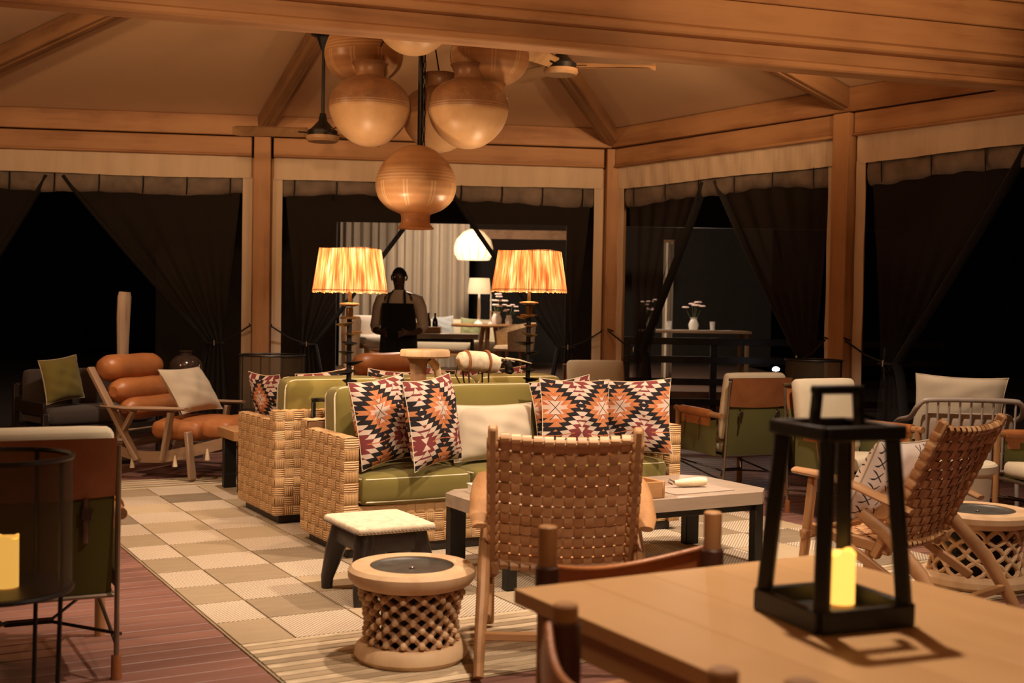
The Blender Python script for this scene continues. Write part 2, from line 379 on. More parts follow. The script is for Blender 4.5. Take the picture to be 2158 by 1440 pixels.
    rings = t.n('TexWave', {'Vector': v, 'Scale': 7, 'Distortion': 2.0, 'Detail': 3}, wave_type='BANDS', bands_direction='Z'); nz = t.noise(v, 4, 4)
    mg = t.n('TexMagic', {'Vector': v, 'Scale': 5, 'Distortion': 1.2}, turbulence_depth=3)
    c = t.ramp(nz.outputs[0], [(.3, (.46, .235, .10)), (.7, (.62, .36, .17))]); c = t.mix(t.M('MULTIPLY', rings.outputs['Fac'], .22), c, (.72, .47, .25)); c = t.mix(t.M('MULTIPLY', mg.outputs['Fac'], .18), c, (.30, .13, .05))
    sp = t.n('SeparateXYZ', {0: v}); ang = t.M('MULTIPLY', t.M('ARCTAN2', sp.outputs[1], sp.outputs[0]), 9/TAU); fr = t.M('FRACT', ang)
    st = t.M('ADD', t.M('LESS_THAN', fr, .07), t.M('LESS_THAN', t.M('ABSOLUTE', t.M('SUBTRACT', fr, .16)), .035)); inz = t.M('MULTIPLY', t.M('GREATER_THAN', sp.outputs[2], .02), t.M('LESS_THAN', sp.outputs[2], .18))
    hz = t.M('MULTIPLY', t.M('GREATER_THAN', t.M('SINE', t.M('MULTIPLY', sp.outputs[2], 300.0)), .2), t.M('LESS_THAN', t.M('ABSOLUTE', t.M('ADD', sp.outputs[2], .02)), .035))
    pat = t.M('MINIMUM', t.M('ADD', t.M('MULTIPLY', st, inz), hz), 1.0); c = t.mix(t.M('MULTIPLY', pat, .5), c, (.80, .56, .32))
    t.base(c, .36, 0, .5); t.bump(t.M('ADD', rings.outputs['Fac'], pat), .15, .006); m['clay'] = t.m
    t = NT('two_tone_shaded_clay'); tc = t.n('TexCoord'); v = tc.outputs['Object']; sp = t.n('SeparateXYZ', {0: v}); nz = t.noise(v, 7, 5)  # darker top half is brown slip plus shade painted in
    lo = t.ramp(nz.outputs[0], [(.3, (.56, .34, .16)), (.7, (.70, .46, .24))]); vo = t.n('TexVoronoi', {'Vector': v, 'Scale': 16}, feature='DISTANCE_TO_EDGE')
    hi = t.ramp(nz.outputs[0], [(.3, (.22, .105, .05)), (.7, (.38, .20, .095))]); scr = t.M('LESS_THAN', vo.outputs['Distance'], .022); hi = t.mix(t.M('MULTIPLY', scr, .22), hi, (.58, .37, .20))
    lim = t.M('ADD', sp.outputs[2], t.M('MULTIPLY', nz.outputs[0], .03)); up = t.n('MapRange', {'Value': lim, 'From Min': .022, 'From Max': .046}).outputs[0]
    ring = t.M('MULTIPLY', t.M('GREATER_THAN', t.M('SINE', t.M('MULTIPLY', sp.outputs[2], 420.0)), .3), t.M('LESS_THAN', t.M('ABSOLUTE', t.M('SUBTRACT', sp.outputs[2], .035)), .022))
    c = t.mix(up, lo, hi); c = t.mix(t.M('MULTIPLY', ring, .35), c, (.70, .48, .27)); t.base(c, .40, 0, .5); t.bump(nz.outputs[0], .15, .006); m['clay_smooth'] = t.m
    m['fan_blade'] = wood('fan_blade_wood', (.55, .36, .19), (.40, .25, .12), 'y', .4)
    m['candle'] = None
    t = NT('led_candle_wax'); tc = t.n('TexCoord'); sp = t.n('SeparateXYZ', {0: tc.outputs['Object']})
    t.base((.85, .55, .16), .5); t.set(t.b.inputs['Emission Color'], (1.0, .50, .09)); t.b.inputs['Emission Strength'].default_value = 1.15
    t.b.inputs['Subsurface Weight'].default_value = .0; m['candle'] = t.m
    m['grey_metal'] = plain('grey_enamelled_tube', (.33, .28, .24), .45, .1, .08, 10, .05)
    m['paper'] = plain('book_paper', (.75, .68, .56), .8, 0, .05)
    m['bone'] = plain('bone', (.72, .60, .40), .5, 0, .2, 14, .3)
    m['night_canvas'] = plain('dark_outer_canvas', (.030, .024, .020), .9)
    m['drape'] = cloth('pale_curtain_cloth', (.56, .47, .36), .9, 90, .1)
    m['skin'] = plain('skin', (.060, .032, .022), .55, 0, .1)
    m['shirt'] = cloth('white_shirt_cloth', (.55, .48, .42), .85, 200, .2)
    m['apron'] = cloth('black_apron_cloth', (.008, .007, .007), .9, 200, .2)
    m['hair'] = plain('black_hair', (.006, .005, .005), .9)
    m['bottle'] = plain('dark_glass_bottle', (.008, .010, .008), .12, 0, .1, 10, 0)
    m['blue_cloth'] = cloth('pale_blue_cloth', (.42, .45, .46), .9, 200, .2)
    m['sage'] = cloth('sage_cloth', (.30, .33, .17), .9, 200, .2)
    m['rattan'] = plain('pale_rattan', (.55, .40, .24), .7, 0, .35, 60, .6)
    m['ceramic'] = plain('white_ceramic', (.80, .76, .68), .3, 0, .05)
    m['petal'] = plain('pale_petals', (.72, .55, .50), .8, 0, .2, 30, .3)
    m['leaf'] = plain('leaf', (.10, .14, .05), .7, 0, .3)
    m['glass'] = plain('clear_tumbler', (.7, .7, .66), .1, 0, .05)
setup_materials()

# ------------------------------------------------------------------ the tent: floor, walls, roof
def plank(name, p0, p1, w, h, mat, parent=None, up=(0, 0, 1), b=.004):
    """a straight bar whose grain runs along its own length"""
    p0 = Vector(p0); p1 = Vector(p1); d = p1-p0; L = d.length; y = d/L; x = y.cross(Vector(up))
    if x.length < 1e-5: x = y.cross(Vector((1, 0, 0)))
    x.normalize(); z = x.cross(y); m = Matrix((x, y, z)).transposed().to_4x4(); m.translation = (p0+p1)/2
    o = MB().box((0, 0, 0), (w, L, h), None, b).build(name, mat, parent); o.matrix_basis = m; return o

def build_floor():
    fl = struct('floor', 'reddish brown boarded deck floor under the tent', MB().box((2.2, 6.2, -.06), (15.6, 14.4, .06)), MAT['joist'])
    rng = random.Random(3); y = -1.0; i = 0
    while y < 13.3:
        wd = .112; cut = rng.uniform(1.2, 7.0)
        for x0, x1 in ((-5.5, cut), (cut+.004, 9.9)):
            plank('plank', (x0, y+wd/2, -.0145), (x1, y+wd/2, -.0145), wd-.006, .03, PLX, fl, b=.003)
        y += wd
    return fl
t = NT('deck_plank_long'); v = t.coord('Object', (9, .8, 9)); oi = t.n('ObjectInfo')
nz = t.noise(t.n('VectorMath', {0: v, 1: t.n('VectorMath', {0: (7, 31, 3), 'Scale': oi.outputs['Random']}, operation='SCALE').outputs[0]}, operation='ADD').outputs[0], 1.0, 5, .6)
c = t.ramp(nz.outputs[0], [(.3, (.15, .070, .055)), (.7, (.27, .135, .105))])
c = t.n('VectorMath', {0: c, 'Scale': t.M('ADD', .88, t.M('MULTIPLY', oi.outputs['Random'], .24))}, operation='SCALE').outputs[0]
t.base(c, .45, 0, .4); t.bump(nz.outputs[0], .2, .004); PLX = t.m
build_floor()
struct('deck', 'dark timber deck outside the tent', MB().box((10.5, 21.0, -.11), (30, 32, .08)), plain('outer_deck', (.055, .034, .026), .7))

C0 = Vector((6.732, 9.98, 0)); WB = Vector((-.929, .370, 0)).normalized(); WR = Vector((.0958, -.9954, 0)).normalized()
NB = Vector((-.370, -.929, 0)).normalized(); NR = Vector((-.9954, -.0958, 0)).normalized()   # towards the room
Z_CRACK, Z_HEAD, Z_VAL, Z_TOP = 2.93, 2.735, 2.53, 3.12
APEX = Vector((3.35, 7.25, 4.35))
SB = [0, 3.383, 6.77, 10.1]; SR = [0, 2.9, 5.8]
LEFT_POST = Vector((-1.05, 10.35, 0)); BEAM_L = Vector((-.9, 7.05, 0)); BEAM_R = Vector((7.06, 5.37, 0))

def post(parent, p, n, d, corner=False):
    """square pine post with two lighter cheek battens"""
    q = p+n*.02
    plank('post', (q.x, q.y, 0), (q.x, q.y, Z_CRACK-.012), .155, .15, MAT['beam'], parent, up=n)
    for sgn in (-1, 1):
        e = p+d*sgn*.112-n*.03
        plank('post_batten', (e.x, e.y, 0), (e.x, e.y, Z_HEAD-.005), .066, .05, MAT['beam'], parent, up=n)
def bay(parent, a, b, d, n, seed):
    """header, canvas valance, canvas side strips and rolled flap of one bay, from post point a to b"""
    rng = random.Random(seed); L = (b-a).length; up = n
    plank('header_beam', a+d*.1+Vector((0, 0, (Z_CRACK-.012+Z_HEAD)/2)), b-d*.1+Vector((0, 0, (Z_CRACK-.012+Z_HEAD)/2)), Z_CRACK-.012-Z_HEAD, .11, MAT['beam'], parent, up=n, b=.006)
    plank('header_bead', a+d*.1+n*.06+Vector((0, 0, Z_HEAD+.012)), b-d*.1+n*.06+Vector((0, 0, Z_HEAD+.012)), .022, .03, MAT['beam'], parent, up=n, b=.008)
    def val(u, v):
        s = lerp(.105, L-.105, u); z = lerp(Z_VAL, Z_HEAD+.005, v)
        off = .012*math.sin(u*37+seed)*(1-v)*.5+.006*math.sin(u*91+v*3)
        p = a+d*s+n*(.015+off); return (p.x, p.y, z+.006*(1-v)*math.sin(u*9+seed))
    MB().grid(val, 60, 3).build('canvas_valance', MAT['valance'], parent, angle=80)
    for s0, s1 in ((.095, .185), (L-.185, L-.095)):
        def strip(u, v):
            p = a+d*lerp(s0, s1, u)+n*(.008+.004*math.sin(v*23+seed)); return (p.x, p.y, lerp(.0, Z_VAL+.01, v))
        MB().grid(strip, 3, 20).build('canvas_side_strip', MAT['valance'], parent, angle=80)
    # rolled-up rain flap hanging just outside, with black webbing loops
    ph = rng.uniform(0, 6)
    def flap(u, v):
        s = lerp(.19, L-.19, u); sag = .05+.035*math.sin(u*5.3+ph)+.02*math.sin(u*13+ph)
        ang = v*TAU*.72-.6; r = .055+.012*math.sin(u*17+ph)
        z = lerp(Z_VAL+.03, Z_VAL-.12-sag*.6, smooth(v)); y = -.05+.05*math.sin(v*PI)
        p = a+d*s+n*y; return (p.x, p.y, z+.006*math.sin(u*60))
    MB().grid(flap, 48, 6).build('rolled_flap', MAT['flap'], parent, angle=80)
    k = max(3, int(L/.42))
    for i in range(k):
        s = L*(i+.75)/(k+.5); p = a+d*s+n*.012
        MB().tube([p+Vector((0, 0, Z_VAL)), p+Vector((0, 0, Z_VAL-.08)), p+d*.006+Vector((0, 0, Z_VAL-.165-.02*rng.random()))], .012, 6, flat=.4).build('flap_strap', MAT['strap_black'], parent)
def net_pair(a, b, d, n, names, seed, meet=.5):
    """two black net curtains tied back to the posts of one bay"""
    L = (b-a).length; rng = random.Random(seed)
    for side, label in names:
        th = thing('net_curtain', label, 'curtain', a if side == 0 else b, 0, 'black net curtains tied back to the tent posts')
        base = a if side == 0 else b; dd = d if side == 0 else -d
        half = L*(meet if side == 0 else 1-meet)-.075; ZT = Z_VAL-.02; ztie = .97; ph = rng.uniform(0, 6)
        def fn(u, v):
            z = lerp(ZT, .02, v); vt = (ZT-ztie)/(ZT-.02)
            if v < vt:
                k = v/vt; x = lerp(.20+u*(half-.20), .36+.14*u, k**1.05); fold = lerp(.02, .05, k)
            else:
                k = (v-vt)/(1-vt); x = lerp(.36+.14*u, .28+.36*u, k**.7); fold = .05
            y = -.05+fold*math.sin(u*TAU*5+ph)*(.4+.6*k)
            p = dd*x+n*(y); return (p.x, p.y, z)
        MB().grid(fn, 40, 26, uvs=False).build('net', MAT['net'], th, angle=80)
        hem = [Vector(fn(1, v/26))+n*.012 for v in range(27)]
        MB().tube(hem, .055, 8, flat=.4).build('hem', MAT['hem'], th)
        tie = dd*.43+n*.0; hk = dd*.10+n*.10
        MB().tube([Vector((hk.x, hk.y, ztie+.17)), Vector((lerp(hk.x, tie.x, .5), lerp(hk.y, tie.y, .5), ztie+.06)), Vector((tie.x, tie.y, ztie))], .008, 6).build('tie_rope', MAT['strap_black'], th)
        ring = [tie+Vector((0, 0, ztie))+dd*(.075*math.cos(t_))+n*(.05*math.sin(t_)) for t_ in [TAU*k/10 for k in range(10)]]
        MB().tube(ring, .010, 6, closed=True).build('tie_loop', MAT['strap_black'], th)
        MB().rod(tie+n*.055+Vector((0, 0, ztie+.03)), tie+n*.06+Vector((0, 0, ztie-.02)), .009).build('tie_toggle', MAT['chrome'], th)
        MB().rod(hk-n*.06+Vector((0, 0, ztie+.17)), hk+n*.015+Vector((0, 0, ztie+.19)), .007).build('rope_hook', MAT['black'], th)

wb = struct('wall_back', 'timber framed back wall of the tent with canvas valances')
for s in SB[:3]: post(wb, C0+WB*s, NB, WB)
pl0 = C0+WB*-.05+Vector((0, 0, (Z_CRACK+Z_TOP)/2)); pl1 = C0+WB*SB[2]+Vector((0, 0, (Z_CRACK+Z_TOP)/2))
plank('top_plate', pl0, pl1, Z_TOP-Z_CRACK, .13, MAT['beam'], wb, up=NB, b=.008)
bay(wb, C0, C0+WB*SB[1], WB, NB, 1); bay(wb, C0+WB*SB[1], C0+WB*SB[2], WB, NB, 2)
wr = struct('wall_right', 'timber framed right wall of the tent with canvas valances')
for s in SR[1:]: post(wr, C0+WR*s, NR, WR)
plank('top_plate', C0+WR*.05+Vector((0, 0, (Z_CRACK+Z_TOP)/2)), C0+WR*SR[2]+Vector((0, 0, (Z_CRACK+Z_TOP)/2)), Z_TOP-Z_CRACK, .13, MAT['beam'], wr, up=NR, b=.008)
bay(wr, C0, C0+WR*SR[1], WR, NR, 3); bay(wr, C0+WR*SR[1], C0+WR*SR[2], WR, NR, 4)
net_pair(C0, C0+WB*SB[1], WB, NB, [(0, 'black net curtain tied to the right post of the opening with the lit view'), (1, 'black net curtain tied to the left post of the opening with the lit view')], 11)
net_pair(C0+WB*SB[1], C0+WB*SB[2], WB, NB, [(0, 'black net curtain tied back beside the tan leather lounge chair'), (1, 'black net curtain at the far left edge behind the dark sofa')], 12, .56)
net_pair(C0, C0+WR*SR[1], WR, NR, [(0, 'black net curtain tied to the corner post on the right wall'), (1, 'black net curtain left of the right post behind the olive sling chair')], 13, .46)
net_pair(C0+WR*SR[1], C0+WR*SR[2], WR, NR, [(0, 'black net curtain right of the right post behind the grey metal armchair'), (1, 'black net curtain at the far right edge of the tent')], 14, .55)

# roof: canvas fan to the apex, rafters under it
EAVE = [C0+WB*SB[2], C0+WB*SB[1], C0, C0+WR*SR[1], C0+WR*4.65]
ROOF_PTS = [Vector((BEAM_L.x, BEAM_L.y, 3.16)), Vector((LEFT_POST.x, LEFT_POST.y, Z_TOP))]+[Vector((p.x, p.y, Z_TOP)) for p in EAVE]
ROOF_PTS[-1] = Vector((BEAM_R.x+.1, BEAM_R.y, Z_TOP))
mb = MB()
for i in range(len(ROOF_PTS)-1):
    a, b = ROOF_PTS[i], ROOF_PTS[i+1]
    def pan(u, v):
        p = a.lerp(b, u); q = p.lerp(APEX, v); sag = -.05*math.sin(PI*u)*math.sin(PI*v)
        return (q.x, q.y, q.z+sag-.012)
    mb.grid(pan, 8, 8)
ra, rb = ROOF_PTS[0], ROOF_PTS[-1]
mb.grid(lambda u, v: tuple(ra.lerp(rb, u).lerp(APEX, v)), 8, 8)
ceil_ = struct('ceiling', 'beige canvas tent roof rising to a point', mb, MAT['canvas'], angle=60)
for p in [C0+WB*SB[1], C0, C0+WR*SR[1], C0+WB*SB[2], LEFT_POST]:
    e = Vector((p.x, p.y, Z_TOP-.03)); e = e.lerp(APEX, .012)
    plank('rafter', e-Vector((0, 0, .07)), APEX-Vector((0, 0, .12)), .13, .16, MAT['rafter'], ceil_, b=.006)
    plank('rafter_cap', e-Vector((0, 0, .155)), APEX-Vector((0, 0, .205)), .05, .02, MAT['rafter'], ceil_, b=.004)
# the tie beam across the front of the tent
tb = struct('trim_1', 'wide pine tie beam across the top of the picture')
bl = Vector((BEAM_L.x, BEAM_L.y, 0)); br = Vector((BEAM_R.x, BEAM_R.y, 0)); bd = (br-bl).normalized(); bn = Vector((bd.y, -bd.x, 0))
Z = lambda z: Vector((0, 0, z))
plank('bottom_board', bl+Z(2.875), br+Z(2.875), .05, .17, MAT['beam'], tb, up=bn, b=.012)
plank('inset_board', bl+Z(2.945)-bn*.03, br+Z(2.945)-bn*.03, .095, .10, MAT['beam'], tb, up=bn)
plank('bead_board', bl+Z(3.02)+bn*.015, br+Z(3.02)+bn*.015, .055, .18, MAT['beam'], tb, up=bn, b=.014)
for k in range(3): plank('beam_board', bl+Z(3.135+.175*k), br+Z(3.135+.175*k), .171, .17, MAT['beam'], tb, up=bn, b=.006)
# canvas over the photographer's side of the lounge
fa = [bl+Z(3.56), br+Z(3.56), Vector((8.0, -3.5, 3.2)), Vector((-4.5, -2.5, 3.2))]; top = Vector((1.4, 2.2, 4.7)); mb = MB()
for i in range(4):
    a, b = fa[i], fa[(i+1) % 4]
    mb.grid(lambda u, v: tuple(a.lerp(b, u).lerp(top, v)), 5, 5)
struct('ceiling.001', 'beige canvas roof over the near part of the lounge', mb, MAT['canvas'])

# ------------------------------------------------------------------ soft shapes
def rbox(mb, c, d, r, n=8, puff=(0, 0, 0), m=None):
    """box with rounded edges; puff pushes each pair of faces out in the middle"""
    h = [k/2 for k in d]; r = min(r, *h)
    for ax in range(3):
        for sg in (-1, 1):
            a1, a2 = (ax+1) % 3, (ax+2) % 3
            def fn(u, v):
                p = [0, 0, 0]; p[ax] = sg*h[ax]
                # cluster samples towards the edges so that the rounding reads
                f = lambda t: -math.cos(PI*t)
                U, V = f(u), f(v)
                if sg < 0: U = -U
                p[a1] = U*h[a1]; p[a2] = V*h[a2]
                inn = [max(-(h[k]-r), min(h[k]-r, p[k])) for k in range(3)]
                dv = Vector([p[k]-inn[k] for k in range(3)])
                if dv.length > 1e-9: dv = dv.normalized()*r
                q = [inn[k]+dv[k] for k in range(3)]
                for k in range(3):
                    b1, b2 = (k+1) % 3, (k+2) % 3
                    e = (1-(q[b1]/h[b1])**2)*(1-(q[b2]/h[b2])**2)
                    q[k] += puff[k]*max(0, e)*(q[k]/h[k])
                return (c[0]+q[0], c[1]+q[1], c[2]+q[2])
            mb.grid(fn, n, n, m=m, uvs=False)
    return mb
def rrect(w, h, r, k=5):
    """rounded rectangle outline in a plane"""
    out = []
    for cx, cy, a0 in ((w/2-r, h/2-r, 0), (-w/2+r, h/2-r, 90), (-w/2+r, -h/2+r, 180), (w/2-r, -h/2+r, 270)):
        for i in range(k+1):
            a = R(a0+90*i/k); out.append((cx+r*math.cos(a), cy+r*math.sin(a)))
    return out
def pillow_mesh(w, h, t, nu=18, seed=0, wr=.010):
    """knife-edge cushion standing in the XZ plane, faces along +-Y, base at z=0"""
    rng = random.Random(seed); ph = [rng.uniform(0, 6) for _ in range(6)]; mb = MB()
    def outline(U, V):
        x = U*w/2*(1-.075*(1-V*V)); z = V*h/2*(1-.075*(1-U*U)); return x, z
    for sg in (1, -1):
        def fn(u, v):
            U, V = 2*u-1, 2*v-1
            if sg < 0: U = -U
            x, z = outline(U, V)
            e = max(0, (1-U**2)*(1-V**2)); y = t/2*e**.42
            edge = 1-max(abs(U), abs(V)); y += wr*e**.5*(math.sin(7*U+4*V+ph[0])*.5+math.sin(11*V-5*U+ph[1])*.4+math.sin(3*U*V*4+ph[2])*.4)
            z += wr*.8*math.sin(5*U+ph[3])*(1-V*V)
            return (x, sg*max(y, 0), z+h/2)
        mb.grid(fn, nu, nu)
    return mb
def throw_pillow(label, loc, head, w, h, t, mat, lean=12, roll=0, seed=0, group=None, name='throw_pillow', seam=True):
    loc = (loc[0], loc[1], loc[2]+abs(math.sin(R(roll)))*w/2*.85)
    th = thing(name, label, 'pillow', loc, head, group)
    th.rotation_euler = (Matrix.Rotation(-R(head), 3, 'Z') @ Matrix.Rotation(R(lean), 3, 'X') @ Matrix.Rotation(R(roll), 3, 'Y')).to_euler()
    pillow_mesh(w, h, t, 18, seed).build('cover', mat, th, angle=70)
    if seam:
        pts = []
        for k in range(48):
            a = k/48*4; s_ = int(a); f = 2*(a-s_)-1
            U, V = [(f, -1), (1, f), (-f, 1), (-1, -f)][s_]
            pts.append((U*w/2*(1-.075*(1-V*V)), 0, V*h/2*(1-.075*(1-U*U))+h/2))
        MB().tube(pts, .0025 if mat is MAT['kilim'] else .004, 5, closed=True).build('seam', MAT['linen'] if mat is not MAT['kilim'] else MAT['piping'], th)
    return th
def box_cushion(parent, c, d, r, puff, axis, mat, name='cushion'):
    """upholstered box cushion with cream piping round its two faces (axis = thickness)"""
    o = rbox(MB(), (0, 0, 0), d, r, 9, puff).build(name, mat, parent, loc=c, angle=60)
    oth = [k for k in range(3) if k != axis]; mb = MB()
    for sg in (-1, 1):
        pts = []
        for a, b in rrect(d[oth[0]]-.012, d[oth[1]]-.012, r*1.1, 4):
            p = [0, 0, 0]; p[oth[0]] = a; p[oth[1]] = b; p[axis] = sg*(d[axis]/2-r*.55)
            e = 0
            p[axis] += sg*0; pts.append(tuple(p))
        mb.tube(pts, .0055, 6, closed=True)
    mb.build('piping', MAT['piping'], o)
    return o

# ------------------------------------------------------------------ woven sofas
def tile_mesh():
    def fn(u, v):
        prof = math.sin(PI*u)**.55 if 0 < u < 1 else 0; ed = 1-abs(2*v-1)**5*.55
        return (u-.5, (v-.5)*1.0, -.075+.145*prof*ed)
    return MB().grid(fn, 5, 4, uvs=False).mesh('weave_tile', MAT['weave'], True, 60)
TILE = tile_mesh(); TILE_V = [v.co.copy() for v in TILE.vertices]; TILE_F = [tuple(p.vertices) for p in TILE.polygons]
def weave_face(out, o, ud, vd, nu, nv, par=0, wide=False):
    """collect tile matrices over a face: o corner, ud/vd full edge vectors"""
    o = Vector(o); ud = Vector(ud); vd = Vector(vd); n = ud.normalized().cross(vd.normalized())
    cu = ud/nu; cv = vd/nv
    for j in range(nv):
        for i in range(nu):
            c = o+cu*(i+.5)+cv*(j+.5)
            if (i+j+par) % 2 == 0: x, y = cu*1.06, cv
            else: x, y = cv*1.06, -cu
            m = Matrix((x, y, n*.058)).transposed().to_4x4(); m.translation = c+n*.003; out.append(m)
def put_tiles(parent, mats, limit=300):
    for m in mats[:limit]:
        ob = bpy.data.objects.new('weave_strand', TILE); COL.objects.link(ob); ob.parent = parent; ob.matrix_basis = m
    rest = mats[limit:]
    if rest:
        mb = MB()
        for m in rest: mb.add([m @ v for v in TILE_V], TILE_F)
        ob = mb.build('weave_strands', MAT['weave'], parent, angle=60); ob['kind'] = 'stuff'
def sofa(label, loc, head, W, D, az, bz, arm_w, visible, seats, cush_back, group):
    """facing local +Y"""
    s = thing('woven_sofa', label, 'sofa', loc, head, group)
    fr = MB(); z0 = .055; x0 = W/2
    for sg in (-1, 1): fr.box((sg*(x0-arm_w/2), 0, (z0+az)/2), (arm_w-.004, D-.004, az-z0), None, .01)
    fr.box((0, -D/2+.055, (z0+bz)/2), (W-.004, .10, bz-z0), None, .01)
    fr.box((0, -.01, (z0+.27)/2), (W-2*arm_w, D-.06, .27-z0), None, .004)
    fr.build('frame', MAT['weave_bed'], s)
    MB().box((0, 0, .0275), (W-.08, D-.08, .055), None, .004).build('plinth', MAT['black_wood'], s)
    T = []; cell = .0585; rows = round((az-z0)/cell); cols = round(D/cell)
    v = visible  # +1: local +x side shows, -1: local -x side shows
    def side(sg):
        if sg > 0: weave_face(T, (x0, -D/2, z0), (0, D, 0), (0, 0, az-z0), cols, rows)
        else: weave_face(T, (-x0, D/2, z0), (0, -D, 0), (0, 0, az-z0), cols, rows)
    def armtop(sg): 
        xa = sg*(x0-arm_w/2); weave_face(T, (xa+arm_w/2, -D/2+.10, az), (0, D-.10, 0), (-arm_w, 0, 0), cols-2, 1, 1)
    def armfront(sg):
        xa = sg*(x0-arm_w/2); weave_face(T, (xa+arm_w/2, D/2, z0), (-arm_w, 0, 0), (0, 0, az-z0), 1, rows, 1)
    def inner(sg):
        xi = sg*(x0-arm_w)
        if sg > 0: weave_face(T, (xi, D/2, .27), (0, -D, 0), (0, 0, az-.27), cols, 6)
        else: weave_face(T, (xi, -D/2, .27), (0, D, 0), (0, 0, az-.27), cols, 6)
    def block(sg):   # raised back corner seen above the arm
        if sg > 0: weave_face(T, (x0, -D/2, az), (0, .105, 0), (0, 0, bz-az), 2, 1)
        else: weave_face(T, (-x0, -D/2+.105, az), (0, -.105, 0), (0, 0, bz-az), 2, 1)
    side(v); block(v); armtop(v); armfront(v)
    nb = round(W/cell); nc = round((bz-z0)/cell)
    def back(i0, i1):
        w_ = W/nb; weave_face(T, (-x0+w_*i0, -D/2+.0, z0), (w_*(i1-i0), 0, 0), (0, 0, bz-z0), i1-i0, nc, i0 % 2)
    def front_base():
        k = round((W-2*arm_w)/cell); weave_face(T, (x0-arm_w, D/2-.030, z0), (-(W-2*arm_w), 0, 0), (0, 0, .27-z0), k, 4)
    def backtop():
        weave_face(T, (-x0, -D/2, bz), (W, 0, 0), (0, .105, 0), nb, 2)
    armfront(-v); armtop(-v)
    if v > 0: inner(-v); front_base(); backtop(); back(0, nb); inner(v); side(-v); block(-v)
    else: back(0, 8); backtop(); inner(-v); back(8, nb); front_base(); inner(v); side(-v); block(-v)
    put_tiles(s, T)
    inn = W-2*arm_w-.02; cw = inn/seats
    for i in range(seats):
        cx = -inn/2+cw*(i+.5)
        box_cushion(s, (cx, .055, .355), (cw-.006, D-.09, .17), .045, (0, .008, .012), 2, MAT['green'], 'seat_cushion')
    for i in range(seats):
        cx = -inn/2+cw*(i+.5)
        o = box_cushion(s, (cx, -D/2+.10+cush_back/2, .435+.222), (cw-.008, cush_back, .445), .055, (0, .028, .008), 1, MAT['green'], 'back_cushion')
        o.rotation_euler = (R(4), 0, 0)
    return s
G_SOFA = 'pair of back to back woven sofas'
sofa('woven palm sofa facing the camera behind the low grey table', (3.453, 6.285, .0115), 180, 2.19, .67, .64, .685, .08, 1, 3, .20, G_SOFA)
sofa('woven palm sofa facing away, seen behind the left arm of the front sofa', (3.453, 7.455, .0115), 0, 2.19, .75, .625, .687, .08, -1, 3, .20, G_SOFA)

# throw pillows of the front sofa (seat top z=.44)
K = MAT['kilim']; GK = 'kilim throw pillows'
SZ0 = .468
throw_pillow('kilim pillow against the left arm of the front sofa, outermost of the left pair', (2.685, 6.10, SZ0), 156, .45, .48, .17, K, 9, 5, 1, GK)
throw_pillow('kilim pillow directly left of the beige lumbar pillow', (2.915, 5.965, SZ0), 152, .44, .49, .17, K, 8, 4, 2, GK)
throw_pillow('plain beige linen lumbar pillow in the middle of the front sofa', (3.36, 6.13, SZ0), 180, .54, .33, .15, MAT['linen'], 12, 0, 3, None, 'lumbar_pillow')
throw_pillow('large kilim pillow squarely facing the camera right of the beige lumbar pillow', (3.82, 5.985, SZ0), 182, .48, .47, .18, K, 8, -2, 4, GK)
throw_pillow('kilim pillow standing half hidden behind the large square-on kilim pillow', (3.88, 6.165, SZ0+.01), 183, .42, .44, .08, K, 7, 6, 5, GK)
throw_pillow('kilim pillow leaning in the right arm corner of the front sofa', (4.245, 5.99, SZ0), 222, .44, .46, .16, K, 9, 3, 6, GK)
# pillows of the far sofa, peeping over its cushions (it faces away)
throw_pillow('kilim pillow showing left of the green back cushion of the far sofa', (2.575, 7.66, SZ0), 80, .42, .45, .13, K, 15, 0, 7, GK)
throw_pillow('kilim pillow whose pointed corner rises highest behind the far left green cushion', (2.90, 7.61, SZ0), 2, .40, .44, .13, K, 8, -7, 8, GK)
throw_pillow('kilim pillow just above the far green cushion beside the left lamp stand', (3.34, 7.655, SZ0), -3, .42, .44, .13, K, 8, 4, 9, GK)
throw_pillow('kilim pillow behind the little horned animal figure', (3.775, 7.65, SZ0), 3, .41, .45, .13, K, 8, 3, 10, GK)
throw_pillow('kilim pillow behind the stem of the right lamp', (4.235, 7.62, SZ0), 4, .39, .46, .12, K, 8, -4, 11, GK)

# ------------------------------------------------------------------ console table between the sofas
def console():
    t = thing('console_table', 'narrow black metal console table between the two sofas', 'table', (3.50, 6.85, .0115), 0)
    L, D, H = 1.88, .34, .772
    for sx in (-1, 1):
        for sy in (-1, 1): plank('leg', (sx*(L/2-.012), sy*(D/2-.012), 0), (sx*(L/2-.012), sy*(D/2-.012), H-.024), .024, .024, MAT['black'], t)
        plank('end_rail', (sx*(L/2-.012), -D/2+.024, .12), (sx*(L/2-.012), D/2-.024, .12), .02, .02, MAT['black'], t)
    for sy in (-1, 1): plank('side_rail', (-L/2, sy*(D/2-.012), H-.012), (L/2, sy*(D/2-.012), H-.012), .024, .024, MAT['black'], t)
    MB().box((0, 0, H-.006), (L-.04, D-.05, .016), None, .003).build('top', MAT['black_wood'], t)
    return t
console(); ZC = .787

